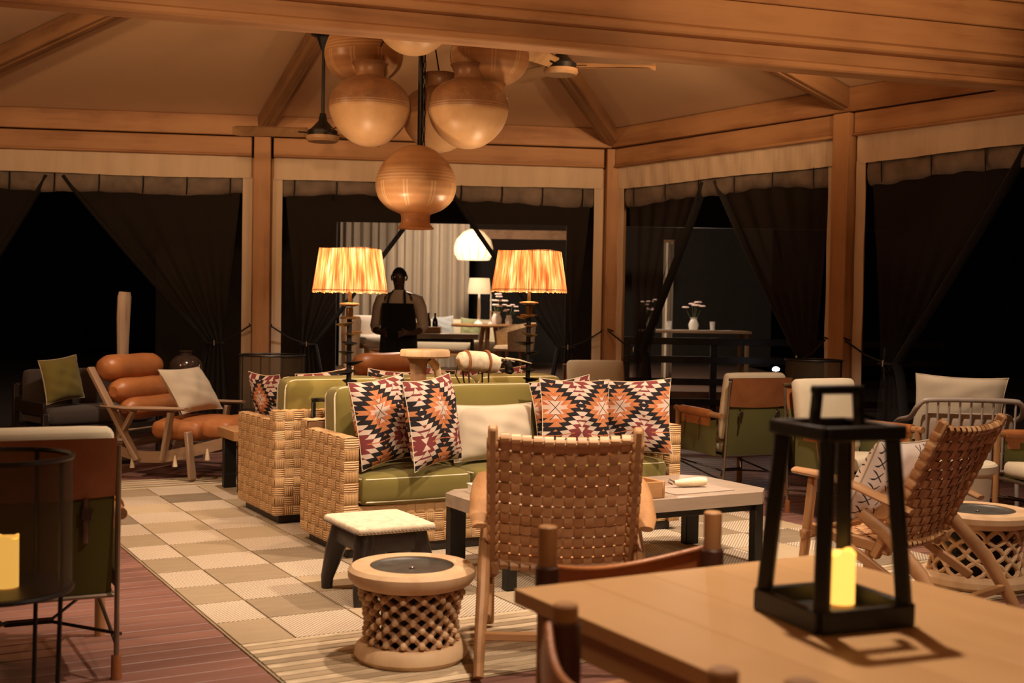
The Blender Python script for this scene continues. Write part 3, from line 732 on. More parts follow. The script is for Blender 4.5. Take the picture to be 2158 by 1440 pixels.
def floor_lamp(label, loc, z0, z1, r1, r0, power, seed):
    t = thing('table_lamp', label, 'lamp', loc, 0, 'pair of tall brass table lamps'); rng = random.Random(seed)
    zb = 0.0; base = loc[2]; zt = z0-base; ztop = z1-base
    MB().lathe([(.0, 0), (.075, 0), (.078, .012), (.05, .022), (.02, .04), (.015, .06), (0, .06)], 24).build('base', MAT['black'], t)
    MB().rod((0, 0, .05), (0, 0, zt-.16), .0155, .0145, 12).build('stem', MAT['black'], t)
    # leaf-like dishes spiralling up the stem
    z = .085; k = 0
    while z < zt-.17:
        a = k*2.4+seed; off = .028; w_ = .062+.008*math.sin(k*1.7)
        mb = MB(); mb.lathe([(0, 0), (.5, .006), (1, .020), (1.0, .024), (.5, .014), (0, .011)], 18, sx=w_, sy=w_*.72)
        br = z > zt-.30
        o = mb.build('leaf_dish', MAT['bronze'] if br else MAT['black'], t, loc=(off*math.cos(a), off*math.sin(a), z), rot=(.10*math.sin(a), -.10*math.cos(a), a))
        z += .058; k += 1
    MB().lathe([(.0, 0), (.052, .0), (.058, .012), (.03, .016), (0, .016)], 22).build('collar', MAT['bronze'], t, loc=(0, 0, zt-.165))
    MB().box((0, 0, zt-.125), (.034, .034, .06), None, .004).build('neck_block', MAT['bronze'], t)
    MB().lathe([(.0, 0), (.03, 0), (.062, .012), (.058, .020), (.02, .024), (0, .024)], 22).build('drip_cup', MAT['bronze'], t, loc=(0, 0, zt-.09))
    MB().rod((0, 0, zt-.07), (0, 0, zt+.04), .012, .012, 12).build('candle_neck', MAT['bronze'], t)
    n = 168
    def fn(u, v):
        i = round(u*n); rr = random.Random(i*7+seed); a = TAU*u
        jit = (rr.random()-.5)*.004+(.0028 if i % 2 else -.0028)
        if i == n: jit = (random.Random(seed).random()-.5)*.004-.0028
        r = lerp(r0, r1, v)+jit; z = lerp(zt-(rr.random()*.012 if v == 0 else 0), ztop, v)
        return (r*math.cos(a), r*math.sin(a), z+(.004*math.sin(a*3) if v == 1 else 0))
    sh = MB().grid(fn, n, 6).build('shade', MAT['raffia'], t, angle=80)
    hoop = MB()
    for zz, rr in ((zt+.01, r0-.006), (ztop-.006, r1-.006)):
        hoop.tube([(rr*math.cos(TAU*k/28), rr*math.sin(TAU*k/28), zz) for k in range(28)], .003, 5, closed=True)
    for k in range(3): hoop.rod((0, 0, ztop-.03), ((r1-.006)*math.cos(TAU*k/3), (r1-.006)*math.sin(TAU*k/3), ztop-.008), .0025, n=5)
    hoop.build('shade_hoops', MAT['bronze'], sh)
    zb_ = lerp(zt, ztop, .50)
    MB().lathe([(0, -.05), (.014, -.05), (.018, -.02), (.028, .01), (.024, .035), (0, .045)], 16).build('bulb', BULB, t, loc=(0, 0, zb_))
    l = light('lamp_light', 'POINT', (loc[0], loc[1], base+zb_), power, LAMP, .035); return t
BULB = emit('bulb_glow', (1, .7, .4), 6)
floor_lamp('tall brass lamp with raffia shade, left one of the pair behind the front sofa', (2.735, 6.85, ZC), 1.432, 1.690, .181, .221, 56, 1)
floor_lamp('tall brass lamp with raffia shade, right one of the pair behind the front sofa', (3.982, 6.85, ZC), 1.462, 1.722, .204, .245, 56, 5)

def carved_stand():
    t = thing('carved_stand', 'small carved wooden pedestal on the console in front of the second leather chair', 'pedestal', (3.24, 6.85, ZC), 0)
    MB().lathe([(0, .245), (.145, .245), (.155, .255), (.155, .285), (.148, .296), (.10, .290), (0, .288)], 36).build('dish_top', MAT['drum'], t)
    MB().lathe([(0, 0), (.12, 0), (.125, .02), (.11, .035), (0, .035)], 32).build('base', MAT['drum'], t)
    MB().lathe([(.0, .03), (.045, .03), (.055, .07), (.05, .15), (.06, .22), (.075, .247), (0, .247)], 24, sx=1.0, sy=.8).build('column', MAT['drum_dark'], t, loc=(-.045, 0, 0))
    MB().tube([(.02, 0, .03), (.075, 0, .06), (.095, 0, .125), (.08, 0, .19), (.03, 0, .235)], [.022, .024, .023, .024, .026], 10).build('loop_handle', MAT['drum'], t)
carved_stand()
def animal():
    t = thing('animal_figure', 'little horned animal figure with cream hide body and thin metal legs on the console', 'figurine', (3.615, 6.85, ZC+.003), 0)
    b = MB(); b.tube([(-.145, 0, .215), (-.125, 0, .217), (-.06, 0, .220), (.02, 0, .214), (.09, 0, .203), (.135, 0, .192), (.15, 0, .188)], [.035, .058, .066, .066, .064, .055, .03], 18)
    b.build('hide_body', MAT['hide'], t)
    for x, y, dx in ((-.09, -.04, .02), (-.09, .045, .04), (.055, -.04, 0), (.055, .045, .0)):
        MB().tube([(x, y, .175), (x+dx*.3, y, .09), (x+dx, y, 0)], [.007, .005, .004], 7).build('leg', MAT['steel_dark'], t)
    for x in (-.09, .055):
        ring = [(x, .071*math.cos(TAU*k/20), .214+.071*math.sin(TAU*k/20)) for k in range(20)]
        MB().tube(ring, .009, 6, closed=True, flat=.4).build('saddle_strap', MAT['leather_brown'], t)
    MB().tube([(-.15, -.01, .19), (-.165, -.01, .13), (-.13, -.01, .07), (-.10, -.01, .06)], .004, 6).build('tail', MAT['steel_dark'], t)
    h = MB().tube([(.175, 0, .215), (.215, 0, .205), (.225, 0, .175), (.228, 0, .145), (.226, 0, .132)], [.018, .028, .027, .032, .016], 12).build('head', MAT['black_wood'], t)
    MB().rod((.14, 0, .195), (.19, 0, .205), .012).build('neck', MAT['steel_dark'], t)
    for sy in (-1, 1):
        MB().tube([(.205, sy*.01, .222), (.17, sy*.06, .236), (.24, sy*.10, .228), (.33, sy*.11, .205)], [.010, .008, .006, .003], 8).build('horn', MAT['bone'], h)
animal()

# ------------------------------------------------------------------ rug
def rug():
    x0, x1, y0, y1 = 1.405, 5.368, 3.86, 9.30
    r = thing('rug', 'large patchwork rug of beige and taupe woven squares under the sofas', 'rug', ((x0+x1)/2, (y0+y1)/2, 0), 0)
    cx, cy = (x0+x1)/2, (y0+y1)/2
    MB().box((0, 0, .0035), (x1-x0, y1-y0, .005), None, .002).build('backing', MAT['rug_seam'], r)
    c = .3555; xs = [x0+.006, 1.64]
    while xs[-1]+c < x1-.02: xs.append(xs[-1]+c)
    xs.append(x1-.006); ys = [4.64]
    while ys[-1]+c < 8.93: ys.append(ys[-1]+c*.985)
    meshes = {}
    def patch(a, b, p, q, mat):
        k = (round(b-a, 3), round(q-p, 3), mat.name)
        if k not in meshes: meshes[k] = MB().box((0, 0, 0), (b-a-.008, q-p-.008, .005), None, .002).mesh('rug_patch', mat)
        inst('rug_patch', meshes[k], r, ((a+b)/2-cx, (p+q)/2-cy, .0085))
    for j in range(len(ys)-1):
        for i in range(len(xs)-1):
            patch(xs[i], xs[i+1], ys[j], ys[j+1], MAT['rug_weave'] if (i+j) % 2 else MAT['rug_rib'])
    # striped end borders
    for lo, hi in ((y0+.006, ys[0]), (ys[-1], y1-.006)):
        y = lo; k = 0
        while y < hi-.02:
            e = min(hi, y+.052); patch(x0+.006, x1-.006, y, e, MAT['rug_rib'] if k % 2 else MAT['rug_border']); y = e; k += 1
    return r
t = NT('rug_border_yarn'); v = t.coord('Object', (3, 40, 1)); nz = t.noise(v, 3.0, 4); t.base(t.ramp(nz.outputs[0], [(.3, (.34, .26, .165)), (.7, (.68, .56, .39))]), .95, 0, .1); t.bump(nz.outputs[0], .4, .003); MAT['rug_border'] = t.m
rug(); ZR = .0118

# ------------------------------------------------------------------ low table and what lies on it
def coffee_table(label, loc, W, D, H, c, top):
    t = thing('coffee_table', label, 'table', loc, 0); x, y = W/2, D/2
    poly = [(-x+c, -y), (x-c, -y), (x, -y+c), (x, y-c), (x-c, y), (-x+c, y), (-x, y-c), (-x, -y+c)]
    MB().prism(poly, H-.065, H).build('top', top, t)
    for sx in (-1, 1):
        for sy in (-1, 1):
            lw = .075; px, py = sx*(x-.075), sy*(y-.075)
            plank('leg', (px, py, 0), (px, py, H-.065), .09 if sy > 0 else .055, .055, MAT['black'], t, up=(0, 1, 0))
    for sy in (-1, 1): plank('stretcher', (-x+.1, sy*(y-.085), H-.09), (x-.1, sy*(y-.085), H-.09), .03, .04, MAT['black'], t)
coffee_table('low grey chamfered table with black square legs in front of the sofa', (3.575, 5.275, ZR), 1.66, .72, .389, .10, MAT['grey_top']); ZT = .4015
coffee_table('low brown table with black legs behind the far sofa, its end showing left', (3.28, 8.52, ZR), 1.62, .46, .44, .03, MAT['teak'])
def tray():
    t = thing('wooden_tray', 'brown wooden tray box on the low grey table beside the woven chair', 'tray', (3.42, 5.16, ZT), 0)
    W, D, H = .55, .42, .085
    MB().box((0, 0, .006), (W-.02, D-.02, .012)).build('bottom', MAT['teak'], t)
    for sx in (-1, 1): plank('side', (sx*(W/2-.007), -D/2, H/2), (sx*(W/2-.007), D/2, H/2), .014, H, MAT['teak'], t)
    for sy in (-1, 1): plank('side', (-W/2+.014, sy*(D/2-.007), H/2), (W/2-.014, sy*(D/2-.007), H/2), .014, H, MAT['teak'], t)
tray()
b = thing('book', 'white covered book at the left end of the low grey table', 'book', (2.95, 5.40, ZT), 8)
MB().box((0, 0, .022), (.19, .25, .034), None, .002).build('pages', MAT['paper'], b)
MB().box((0, 0, .0025), (.20, .26, .005)).build('cover', MAT['ceramic'], b); MB().box((0, 0, .0415), (.20, .26, .005)).build('cover', MAT['ceramic'], b)
tag(MB().box((0, 0, .002), (.40, .26, .004), None, .001).build('placemat', MAT['taupe'], loc=(4.0, 5.14, ZT), rot=(0, 0, R(2))), 'flat brown leather mat under the bone on the low table', 'placemat')
bo = thing('bone_ornament', 'cream bone ornament lying on the leather mat', 'ornament', (4.03, 5.18, ZT+.004), 0)
MB().tube([(-.09, .02, .026), (-.05, .01, .024), (0, 0, .026), (.05, -.015, .030), (.085, -.03, .030)], [.012, .022, .024, .026, .020], 12).build('bone', MAT['bone'], bo)
MB().tube([(-.09, .02, .03), (-.115, .03, .045), (-.13, .02, .03), (-.11, .01, .02)], .004, 6).build('cord', MAT['leather_dark'], bo)

# ------------------------------------------------------------------ stools
def hide_stool():
    t = thing('hide_stool', 'dark wooden stool with a pale studded hide seat by the sofa arm', 'stool', (2.235, 5.20, ZR), 0)
    rbox(MB(), (0, 0, .333), (.385, .44, .034), .016, 8, (0, 0, .010)).build('hide_seat', MAT['hide'], t)
    mb = MB()
    pts = rrect(.392, .447, .03, 3); per = []
    for i in range(len(pts)):
        a, b_ = pts[i], pts[(i+1) % len(pts)]; n = max(1, int(math.dist(a, b_)/.017))
        per += [vl(a, b_, k/n) for k in range(n)]
    for (x, y) in per: mb.lathe([(0, .006), (.006, .002), (.006, -.004), (0, -.006)], 6, c=(x, y, .326))
    o = mb.build('stud_trim', MAT['stud'], t); o['kind'] = 'stuff'
    rbox(MB(), (0, 0, .270), (.33, .38, .095), .02, 4).build('apron', MAT['black_wood'], t)
    for sx, sy in ((-1, 1), (1, 1), (-1, -1), (1, -1)):
        MB().tube([(sx*.12, sy*.14, .30), (sx*.15, sy*.17, .18), (sx*.175, sy*.20, .05), (sx*.175, sy*.20, 0)], [.055, .046, .030, .026], 10).build('leg', MAT['black_wood'], t)
hide_stool()
def drum_stool(label, loc, r1, r0, H, style, seed=0, group='carved drum side tables'):
    t = thing('drum_table', label, 'side table', loc, 12*seed, group)
    rt = r1
    MB().lathe([(rt*.66, H-.004), (rt*.66, H), (rt*.94, H), (rt, H-.014), (rt, H-.04), (rt*.93, H-.064), (rt*.80, H-.075), (rt*.72, H-.075)], 56, cap=False).build('rim', MAT['drum'], t)
    MB().lathe([(0, H-.014), (rt*.60, H-.014), (rt*.655, H-.006), (rt*.665, H-.002), (rt*.665, H-.05), (0, H-.05)], 48).build('inlay_top', MAT['drum_top'], t)
    MB().lathe([(0, H-.010), (.012, H-.010), (.010, H-.006), (0, H-.005)], 12).build('centre_boss', MAT['stud'], t)
    MB().lathe([(r0*.70, 0), (r0*.96, 0), (r0*1.02, .018), (r0*1.0, .045), (r0*.92, .062), (r0*.76, .066), (r0*.70, .05)], 56, cap=False).build('base_ring', MAT['drum'], t)
    za, zb_ = .055, H-.070; ra, rb_ = r0*.80, rt*.80
    def P(a, k, off=0.0):
        rr = lerp(ra, rb_, k)-.018*math.sin(PI*k)+off; return Vector((rr*math.cos(a), rr*math.sin(a), lerp(za, zb_, k)))
    mb = MB(); n = 16 if style == 'stud' else 14; turns = .25 if style == 'stud' else .22
    th = .017 if style == 'stud' else .019
    for sg in (-1, 1):
        for i in range(n):
            pts = [P(TAU*i/n+sg*TAU*turns*k/8+ (0), k/8) for k in range(9)]
            if style == 'petal':
                pts = [P(TAU*i/n+sg*TAU*turns*(k/12)+sg*.035*math.sin(k/12*PI*6), k/12, .004*abs(math.sin(k/12*PI*6))) for k in range(13)]
            mb.tube(pts, th*.62, 6, flat=1.0)
    mb.build('carved_lattice', MAT['drum_dark'] if style == 'stud' else MAT['drum'], t)
    if style == 'stud':
        # rows of blunt studs on every crossing of the lattice
        stud = MB().lathe([(0, .018), (.008, .016), (.013, .008), (.0145, -.004), (0, -.004)], 8).mesh('lattice_stud', MAT['drum'])
        rows = int(round(2*turns*n)); cnt = 0
        for j in range(1, rows):
            k = j/rows
            for i in range(n):
                a = TAU*(i+(j % 2)*.5)/n
                p = P(a, k, .006); nrm = Vector((math.cos(a), math.sin(a), -.15))
                if cnt < 300:
                    o = inst('lattice_stud', stud, t, p, nrm.to_track_quat('Z', 'Y').to_euler(), (1, 1, 1)); cnt += 1
    # dark liner that paints in the shade of the hollow behind the lattice
    MB().lathe([(ra-.06, za), (rb_-.07, zb_)], 40, cap=False).build('hollow_shade', MAT['black_wood'], t, angle=80)
    return t
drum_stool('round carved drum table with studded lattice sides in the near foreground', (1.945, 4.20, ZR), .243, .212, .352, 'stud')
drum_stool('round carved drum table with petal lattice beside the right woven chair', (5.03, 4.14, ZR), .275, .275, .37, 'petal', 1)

# ------------------------------------------------------------------ strap-woven armchairs
def strap_chair(label, loc, head, group):
    t = thing('strap_armchair', label, 'armchair', loc, head, group)
    hw = .265
    st0 = Vector((0, -.06, .35)); st1 = Vector((0, -.33, .895))       # stile line in the side plane
    def S(k, x, y=0): p = st0.lerp(st1, k); nrm = Vector((0, -.896, -.444)); q = p+nrm*y; return Vector((x, q.y, q.z))
    for sx in (-1, 1):
        plank('stile', S(-.12, sx*hw), S(1, sx*hw), .042, .036, MAT['teak'], t, up=(1, 0, 0), b=.008)
        MB().tube([(sx*(hw+.03), .02, .47), (sx*(hw+.03), -.10, .40), (sx*(hw+.03), -.26, .25), (sx*(hw+.035), -.36, .10), (sx*(hw+.035), -.42, 0)], [.020, .024, .024, .021, .018], 10, flat=1.35).build('rear_leg', MAT['teak'], t)
        plank('front_leg', (sx*(hw+.02), .335, 0), (sx*(hw+.02), .27, .60), .034, .042, MAT['teak'], t, up=(1, 0, 0), b=.008)
        plank('side_rail', (sx*(hw-.01), .31, .365), (sx*(hw-.01), -.10, .325), .03, .05, MAT['teak'], t, b=.006)
        MB().tube([(sx*(hw+.045), .345, .625), (sx*(hw+.05), .20, .618), (sx*(hw+.055), .02, .585), (sx*(hw+.055), -.14, .535), (sx*(hw+.045), -.22, .51)], [.036, .042, .040, .036, .028], 10, flat=.42).build('armrest', MAT['teak'], t)
        plank('brace', (sx*(hw+.01), .18, .36), (sx*(hw+.01), -.20, .16), .024, .04, MAT['teak'], t, b=.005)
    plank('front_stretcher', (-hw-.06, .295, .345), (hw+.06, .295, .345), .035, .045, MAT['teak'], t, b=.01)
    plank('back_stretcher', (-hw-.02, -.34, .13), (hw+.02, -.34, .13), .03, .03, MAT['teak'], t)
    for k in (.005, .915):
        o = MB().tube([S(k, -hw), S(k, -hw*.5, .025), S(k, 0, .035), S(k, hw*.5, .025), S(k, hw)], .014, 8); o.build('back_rail', MAT['teak'], t)
    # straps of the back: columns run over the rails, rows wrap round the stiles
    nc, nr = 12, 12; k0, k1 = .0, .92; bw = 2*hw-.05; sw = bw/nc; L = (st1-st0).length*(k1-k0); sh = L/nr; amp = .0045
    bulge = lambda x: .035*(1-(x/hw)**2)
    for i in range(nc):
        x = -bw/2+sw*(i+.5); w_ = sw*.80; mb = MB()
        def fn(u, v):
            ph = v*nr; off = amp*math.cos(PI*(ph-.5)+PI*i); xx = x+(u-.5)*w_
            return tuple(S(lerp(k0-.015, k1+.03, v), xx, off+bulge(xx)+.0))
        mb.grid(fn, 1, nr*3); mb.grid(lambda u, v: tuple(Vector(fn(1-u, v))+Vector((0, .003, .0015))), 1, nr*3)
        cap = [(x-w_/2, x+w_/2)]
        for kk in (k1+.012, k0-.012):      # the loop over the rail
            mb.grid(lambda u, v: tuple(S(kk, x+(u-.5)*w_, bulge(x)+.0)+Vector((0, -.020*math.cos(v*TAU), .020*math.sin(v*TAU)))), 1, 10)
        mb.build('strap', MAT['strap'], t, angle=60)
    for j in range(nr):
        k = lerp(k0, k1, (j+.5)/nr); h_ = sh*.80; mb = MB()
        def fn(u, v):
            xx = lerp(-hw, hw, u); ph = (xx+bw/2)/sw; off = -amp*math.cos(PI*(ph-.5)+PI*j)
            kk = k+(v-.5)*h_/(st1-st0).length; return tuple(S(kk, xx, off+bulge(xx)))
        mb.grid(fn, nc*3, 1); mb.grid(lambda u, v: tuple(Vector(fn(1-u, v))+Vector((0, .003, .0015))), nc*3, 1)
        for sx in (-1, 1):
            c = S(k, sx*hw); m = Matrix((Vector((1, 0, 0)), Vector((0, -.896, -.444)), (st1-st0).normalized())).transposed().to_4x4(); m.translation = c
            mb.box((0, 0, 0), (.046, .042, h_*1.08), m, .006)
        mb.build('strap', MAT['strap'], t, angle=60)
    # woven seat
    nsx, nsy = 12, 9
    def Q(x, y): return Vector((x, y, .345+.03*(y+.05)-.02*(1-(x/hw)**2)))
    for i in range(nsx):
        x = lerp(-hw+.03, hw-.03, (i+.5)/nsx); w_ = (2*hw-.06)/nsx*.86; MB().grid(lambda u, v: tuple(Q(x+(u-.5)*w_, lerp(-.09, .31, v))+Vector((0, 0, .004*math.cos(PI*(v*nsy-.5)+PI*i)))), 1, nsy*2).build('strap', MAT['strap'], t)
    for j in range(nsy):
        y = lerp(-.08, .30, (j+.5)/nsy); w_ = .4/nsy*.86; MB().grid(lambda u, v: tuple(Q(lerp(-hw, hw, u), y+(v-.5)*w_)+Vector((0, 0, -.004*math.cos(PI*(u*nsx-.5)+PI*j)))), nsx*2, 1).build('strap', MAT['strap'], t)
    return t
GS = 'strap woven armchairs'
sc1 = strap_chair('strap woven armchair seen from behind at the centre, before the low table', (2.50, 4.02, ZR+.012), 30, GS)
sc2 = clone(sc1, 'strap woven armchair at the right holding a white patterned pillow', (4.155, 3.83, ZR+.012), -14, GS)
t = NT('white_embroidered_cotton'); tc = t.n('TexCoord'); sx = t.n('SeparateXYZ', {0: tc.outputs['UV']})
U = t.M('FRACT', t.M('MULTIPLY', sx.outputs[0], 6.0)); V = t.M('FRACT', t.M('MULTIPLY', sx.outputs[1], 7.0))
du = t.M('ABSOLUTE', t.M('SUBTRACT', U, .5)); dv = t.M('ABSOLUTE', t.M('SUBTRACT', V, .5))
mk = t.M('MULTIPLY', t.M('LESS_THAN', t.M('ABSOLUTE', t.M('SUBTRACT', du, t.M('MULTIPLY', dv, .8))), .055), t.M('LESS_THAN', dv, .36))
bd_ = t.M('GREATER_THAN', t.M('ABSOLUTE', t.M('SUBTRACT', sx.outputs[0], .5)), .17)
t.base(t.mix(t.M('MULTIPLY', mk, bd_), (.86, .78, .70), (.05, .045, .05)), .9, 0, .2); MAT['embroidered'] = t.m
throw_pillow('white pillow with small dark stitched motifs on the right strap armchair', (4.08, 3.97, .40), -14, .46, .42, .16, MAT['embroidered'], 24, 4, 21, None)

# ------------------------------------------------------------------ canvas and leather safari chairs
def safari_chair(label, loc, head, group, cushion=True):
    t = thing('safari_chair', label, 'armchair', loc, head, group); hw = .285
    for sx in (-1, 1):
        MB().rod((sx*hw, .27, 0), (sx*hw, .27, .62), .021, .021, 14).build('front_leg', MAT['teak_z'], t)
        MB().rod((sx*hw, .31, .605), (sx*hw, -.33, .590), .021, .021, 14).build('arm_dowel', MAT['teak'], t)
        MB().tube([(sx*hw, .22, .603), (sx*hw, .05, .600), (sx*hw, -.14, .596), (sx*hw, -.18, .595)], [.030, .032, .032, .030], 14).build('arm_sleeve', MAT['leather'], t)
        MB().box((sx*hw, .02, .54), (.007, .40, .07), None, .003).build('sleeve_skirt', MAT['leather'], t)
        rod = MB().rod((sx*(hw-.02), -.40, .845), (sx*(hw-.015), -.34, .06), .0095, .0095, 8).build('back_rod', MAT['steel'], t)
        MB().rod((sx*(hw-.015), -.345, .0), (sx*(hw-.015), -.338, .085), .020, .018, 12).build('foot_sleeve', MAT['leather_brown'], t)
        def pan(u, v): return (sx*(hw-.006+.004*math.sin(u*9)), lerp(-.26, .22, u), lerp(.295, .56-.02*math.sin(u*PI), v))
        mb = MB(); mb.grid(pan, 10, 4, uvs=False); mb.grid(lambda u, v: tuple(Vector(pan(1-u, v))+Vector((sx*.005, 0, 0))), 10, 4, uvs=False)
        mb.build('side_panel', MAT['canvas_olive'], t, angle=80)
        for yy in (-.05, .15):
            MB().tube([(sx*(hw+.006), yy, .56), (sx*(hw+.012), yy+.01, .50), (sx*(hw+.008), yy+.03, .40)], .008, 6, flat=.4).build('side_strap', MAT['leather_brown'], t)
            MB().box((sx*(hw+.012), yy+.005, .53), (.006, .026, .022), None, .002).build('side_buckle', MAT['chrome'], t)
        MB().rod((sx*(hw-.02), .27, .20), (sx*(hw-.015), -.35, .12), .007, .007, 7).build('lower_rod', MAT['steel_dark'], t)
    MB().rod((-hw+.01, -.405, .86), (hw-.01, -.405, .86), .011, .011, 10).build('top_rod', MAT['steel'], t)
    MB().tube([(-hw, .27, .22), (-.08, -.04, .15), (.08, -.04, .15), (hw, -.34, .16)], .0065, 7).build('cross_rod', MAT['steel_dark'], t)
    MB().tube([(hw, .27, .22), (.08, -.05, .165), (-.08, -.05, .165), (-hw, -.34, .16)], .0065, 7).build('cross_rod', MAT['steel_dark'], t)
    MB().rod((-hw+.02, -.30, .295), (hw-.02, -.30, .295), .010, .010, 8).build('seat_rod', MAT['steel'], t)
    MB().rod((-hw, .255, .325), (hw, .255, .325), .012, .012, 8).build('seat_rod', MAT['steel'], t)
    def bk(u, v, o=0.0): z = lerp(.285, .70, v); y = lerp(-.292, -.372, v)-.018*math.sin(PI*u)*math.sin(PI*v); return (lerp(-hw+.03, hw-.03, u), y-o, z)
    mb = MB(); mb.grid(lambda u, v: bk(u, v), 10, 8, uvs=False); mb.grid(lambda u, v: bk(1-u, v, .006), 10, 8, uvs=False); mb.build('back_canvas', MAT['canvas_olive'], t, angle=80)
    def lb(u, v, o=0.0): z = lerp(.665, .872, v); y = lerp(-.372, -.412, v)-.012*math.sin(PI*u)*math.sin(PI*v); return (lerp(-hw+.028, hw-.028, u), y-o, z-.012*math.sin(u*PI)*(1-v))
    mb = MB(); mb.grid(lambda u, v: lb(u, v), 10, 5, uvs=False); mb.grid(lambda u, v: lb(1-u, v, .012), 10, 5, uvs=False); mb.build('back_leather_band', MAT['leather_brown'], t, angle=80)
    for x in (-.16, .16):
        MB().tube([(x, -.388, .66), (x, -.382, .60), (x, -.372, .50)], .014, 6, flat=.35).build('back_strap', MAT['leather_dark'], t)
        MB().box((x, -.392, .605), (.040, .008, .045), None, .004).build('back_buckle', MAT['steel_dark'], t)
    mb = MB(); mb.grid(lambda u, v: (lerp(-hw+.02, hw-.02, u), lerp(-.30, .255, v), lerp(.298, .33, v)-.02*math.sin(PI*u)*math.sin(PI*v)), 8, 8, uvs=False); mb.build('seat_canvas', MAT['canvas_olive'], t, angle=80)
    if cushion:
        rbox(MB(), (0, 0, 0), (.50, .52, .10), .042, 7, (0, 0, .014)).build('seat_cushion', MAT['cream'], t, loc=(0, .0, .375), rot=(R(4), 0, 0), angle=70)
        rbox(MB(), (0, 0, 0), (.52, .095, .50), .042, 7, (0, .016, 0)).build('back_cushion', MAT['cream'], t, loc=(0, -.285, .66), rot=(R(10), 0, 0), angle=70)
    return t
GC = 'canvas and leather safari chairs with cream cushions'
ch1 = safari_chair('olive canvas safari chair seen from behind, right of the front sofa', (5.96, 7.20, 0), 6, GC)
clone(ch1, 'olive canvas safari chair seen from behind at the lower left behind the lantern', (.655, 4.80, 0), 4, GC)
clone(ch1, 'safari chair with cream cushions facing the camera behind the tall black lantern', (5.90, 5.84, 0), 182, GC)
clone(ch1, 'safari chair with a cream back cushion just right of the far sofa', (5.76, 8.58, 0), 196, GC)
clone(ch1, 'safari chair of which only a cream cushion shows at the left edge', (.50, 6.45, 0), 168, GC)
clone(ch1, 'safari chair cut off by the right edge, its leather arm showing', (6.62, 4.82, 0), -70, GC)

# ------------------------------------------------------------------ dining table in the near corner
def dining_table():
    t = thing('dining_table', 'pale wooden dining table in the near right corner', 'table', (1.738, 1.38, 0), 0)
    W, D, H = .876, 1.80, .74
    for i in range(5):
        x = -W/2+W/5*(i+.5); plank('top_board', (x, -D/2, H-.016), (x, D/2, H-.016), W/5-.0008, .032, MAT['table_y'], t, b=.0015)
    for sx in (-1, 1): plank('apron', (sx*(W/2-.07), -D/2+.08, H-.075), (sx*(W/2-.07), D/2-.08, H-.075), .022, .085, MAT['table_y'], t)
    for sy in (-1, 1): plank('apron', (-W/2+.08, sy*(D/2-.07), H-.075), (W/2-.08, sy*(D/2-.07), H-.075), .022, .085, MAT['table_y'], t)
    for sx in (-1, 1):
        for sy in (-1, 1): plank('leg', (sx*(W/2-.07), sy*(D/2-.07), 0), (sx*(W/2-.07), sy*(D/2-.07), H-.034), .06, .06, MAT['teak'], t, b=.008)
MAT['table_y'] = wood('dining_table_board', (.60, .37, .175), (.53, .31, .14), 'y', .36, .3)
dining_table()
def dining_chair(label, loc, head, hw, zt, group, drop=.10):
    t = thing('dining_chair', label, 'chair', loc, head, group)
    for sx in (-1, 1):
        MB().tube([(sx*hw, -.22, 0), (sx*hw, -.22, zt-.004), (sx*hw, -.22, zt)], [.023, .023, .019], 16).build('back_post', MAT['teak_z'], t)
        MB().rod((sx*hw, .20, 0), (sx*hw, .20, .44), .023, .023, 14).build('front_leg', MAT['teak_z'], t)
        MB().rod((sx*hw, -.22, .40), (sx*hw, .20, .40), .016, .016, 10).build('side_rail', MAT['teak'], t)
        MB().rod((sx*hw, -.22, .16), (sx*hw, .20, .16), .013, .013, 10).build('side_rail', MAT['teak'], t)
        MB().lathe([(.025, zt-drop-.11), (.029, zt-drop-.105), (.029, zt-drop), (.025, zt-drop+.005)], 18, c=(sx*hw, -.22, 0), cap=False).build('leather_loop', MAT['leather_dark'], t)
    for y in (-.22, .20): MB().rod((-hw, y, .42), (hw, y, .42), .016, .016, 10).build('cross_rail', MAT['teak'], t)
    def sl(u, v, o=0.0):
        e = math.sin(PI*u); return (lerp(-hw, hw, u), -.25-.075*e-o-.012*math.sin(PI*v), zt-drop-.105+.105*v-.045*e)
    mb = MB(); mb.grid(lambda u, v: sl(u, v), 20, 5, uvs=False); mb.grid(lambda u, v: sl(1-u, v, .008), 20, 5, uvs=False)
    mb.tube([Vector(sl(k/20, 1, .004)) for k in range(21)], .008, 6); mb.tube([Vector(sl(k/20, 0, .004)) for k in range(21)], .008, 6)
    mb.build('back_sling', MAT['leather'], t, angle=80)
    MB().grid(lambda u, v: (lerp(-hw, hw, u), lerp(-.22, .20, v), .435-.03*math.sin(PI*u)*math.sin(PI*v)), 10, 10, uvs=False).build('seat_sling', MAT['leather_brown'], t, angle=80)
GD = 'dowel framed leather dining chairs'
dining_chair('dowel framed leather chair at the far end of the dining table', (1.738, 2.235, 0), 180, .248, .835, GD)
dining_chair('dark dowel framed leather chair along the left edge of the dining table', (1.345, 1.575, 0), 90, .215, .835, GD, .035)
dining_chair('dowel framed chair of which only one post top shows at the bottom edge', (1.345, .985, 0), 90, .215, .862, GD, .035)

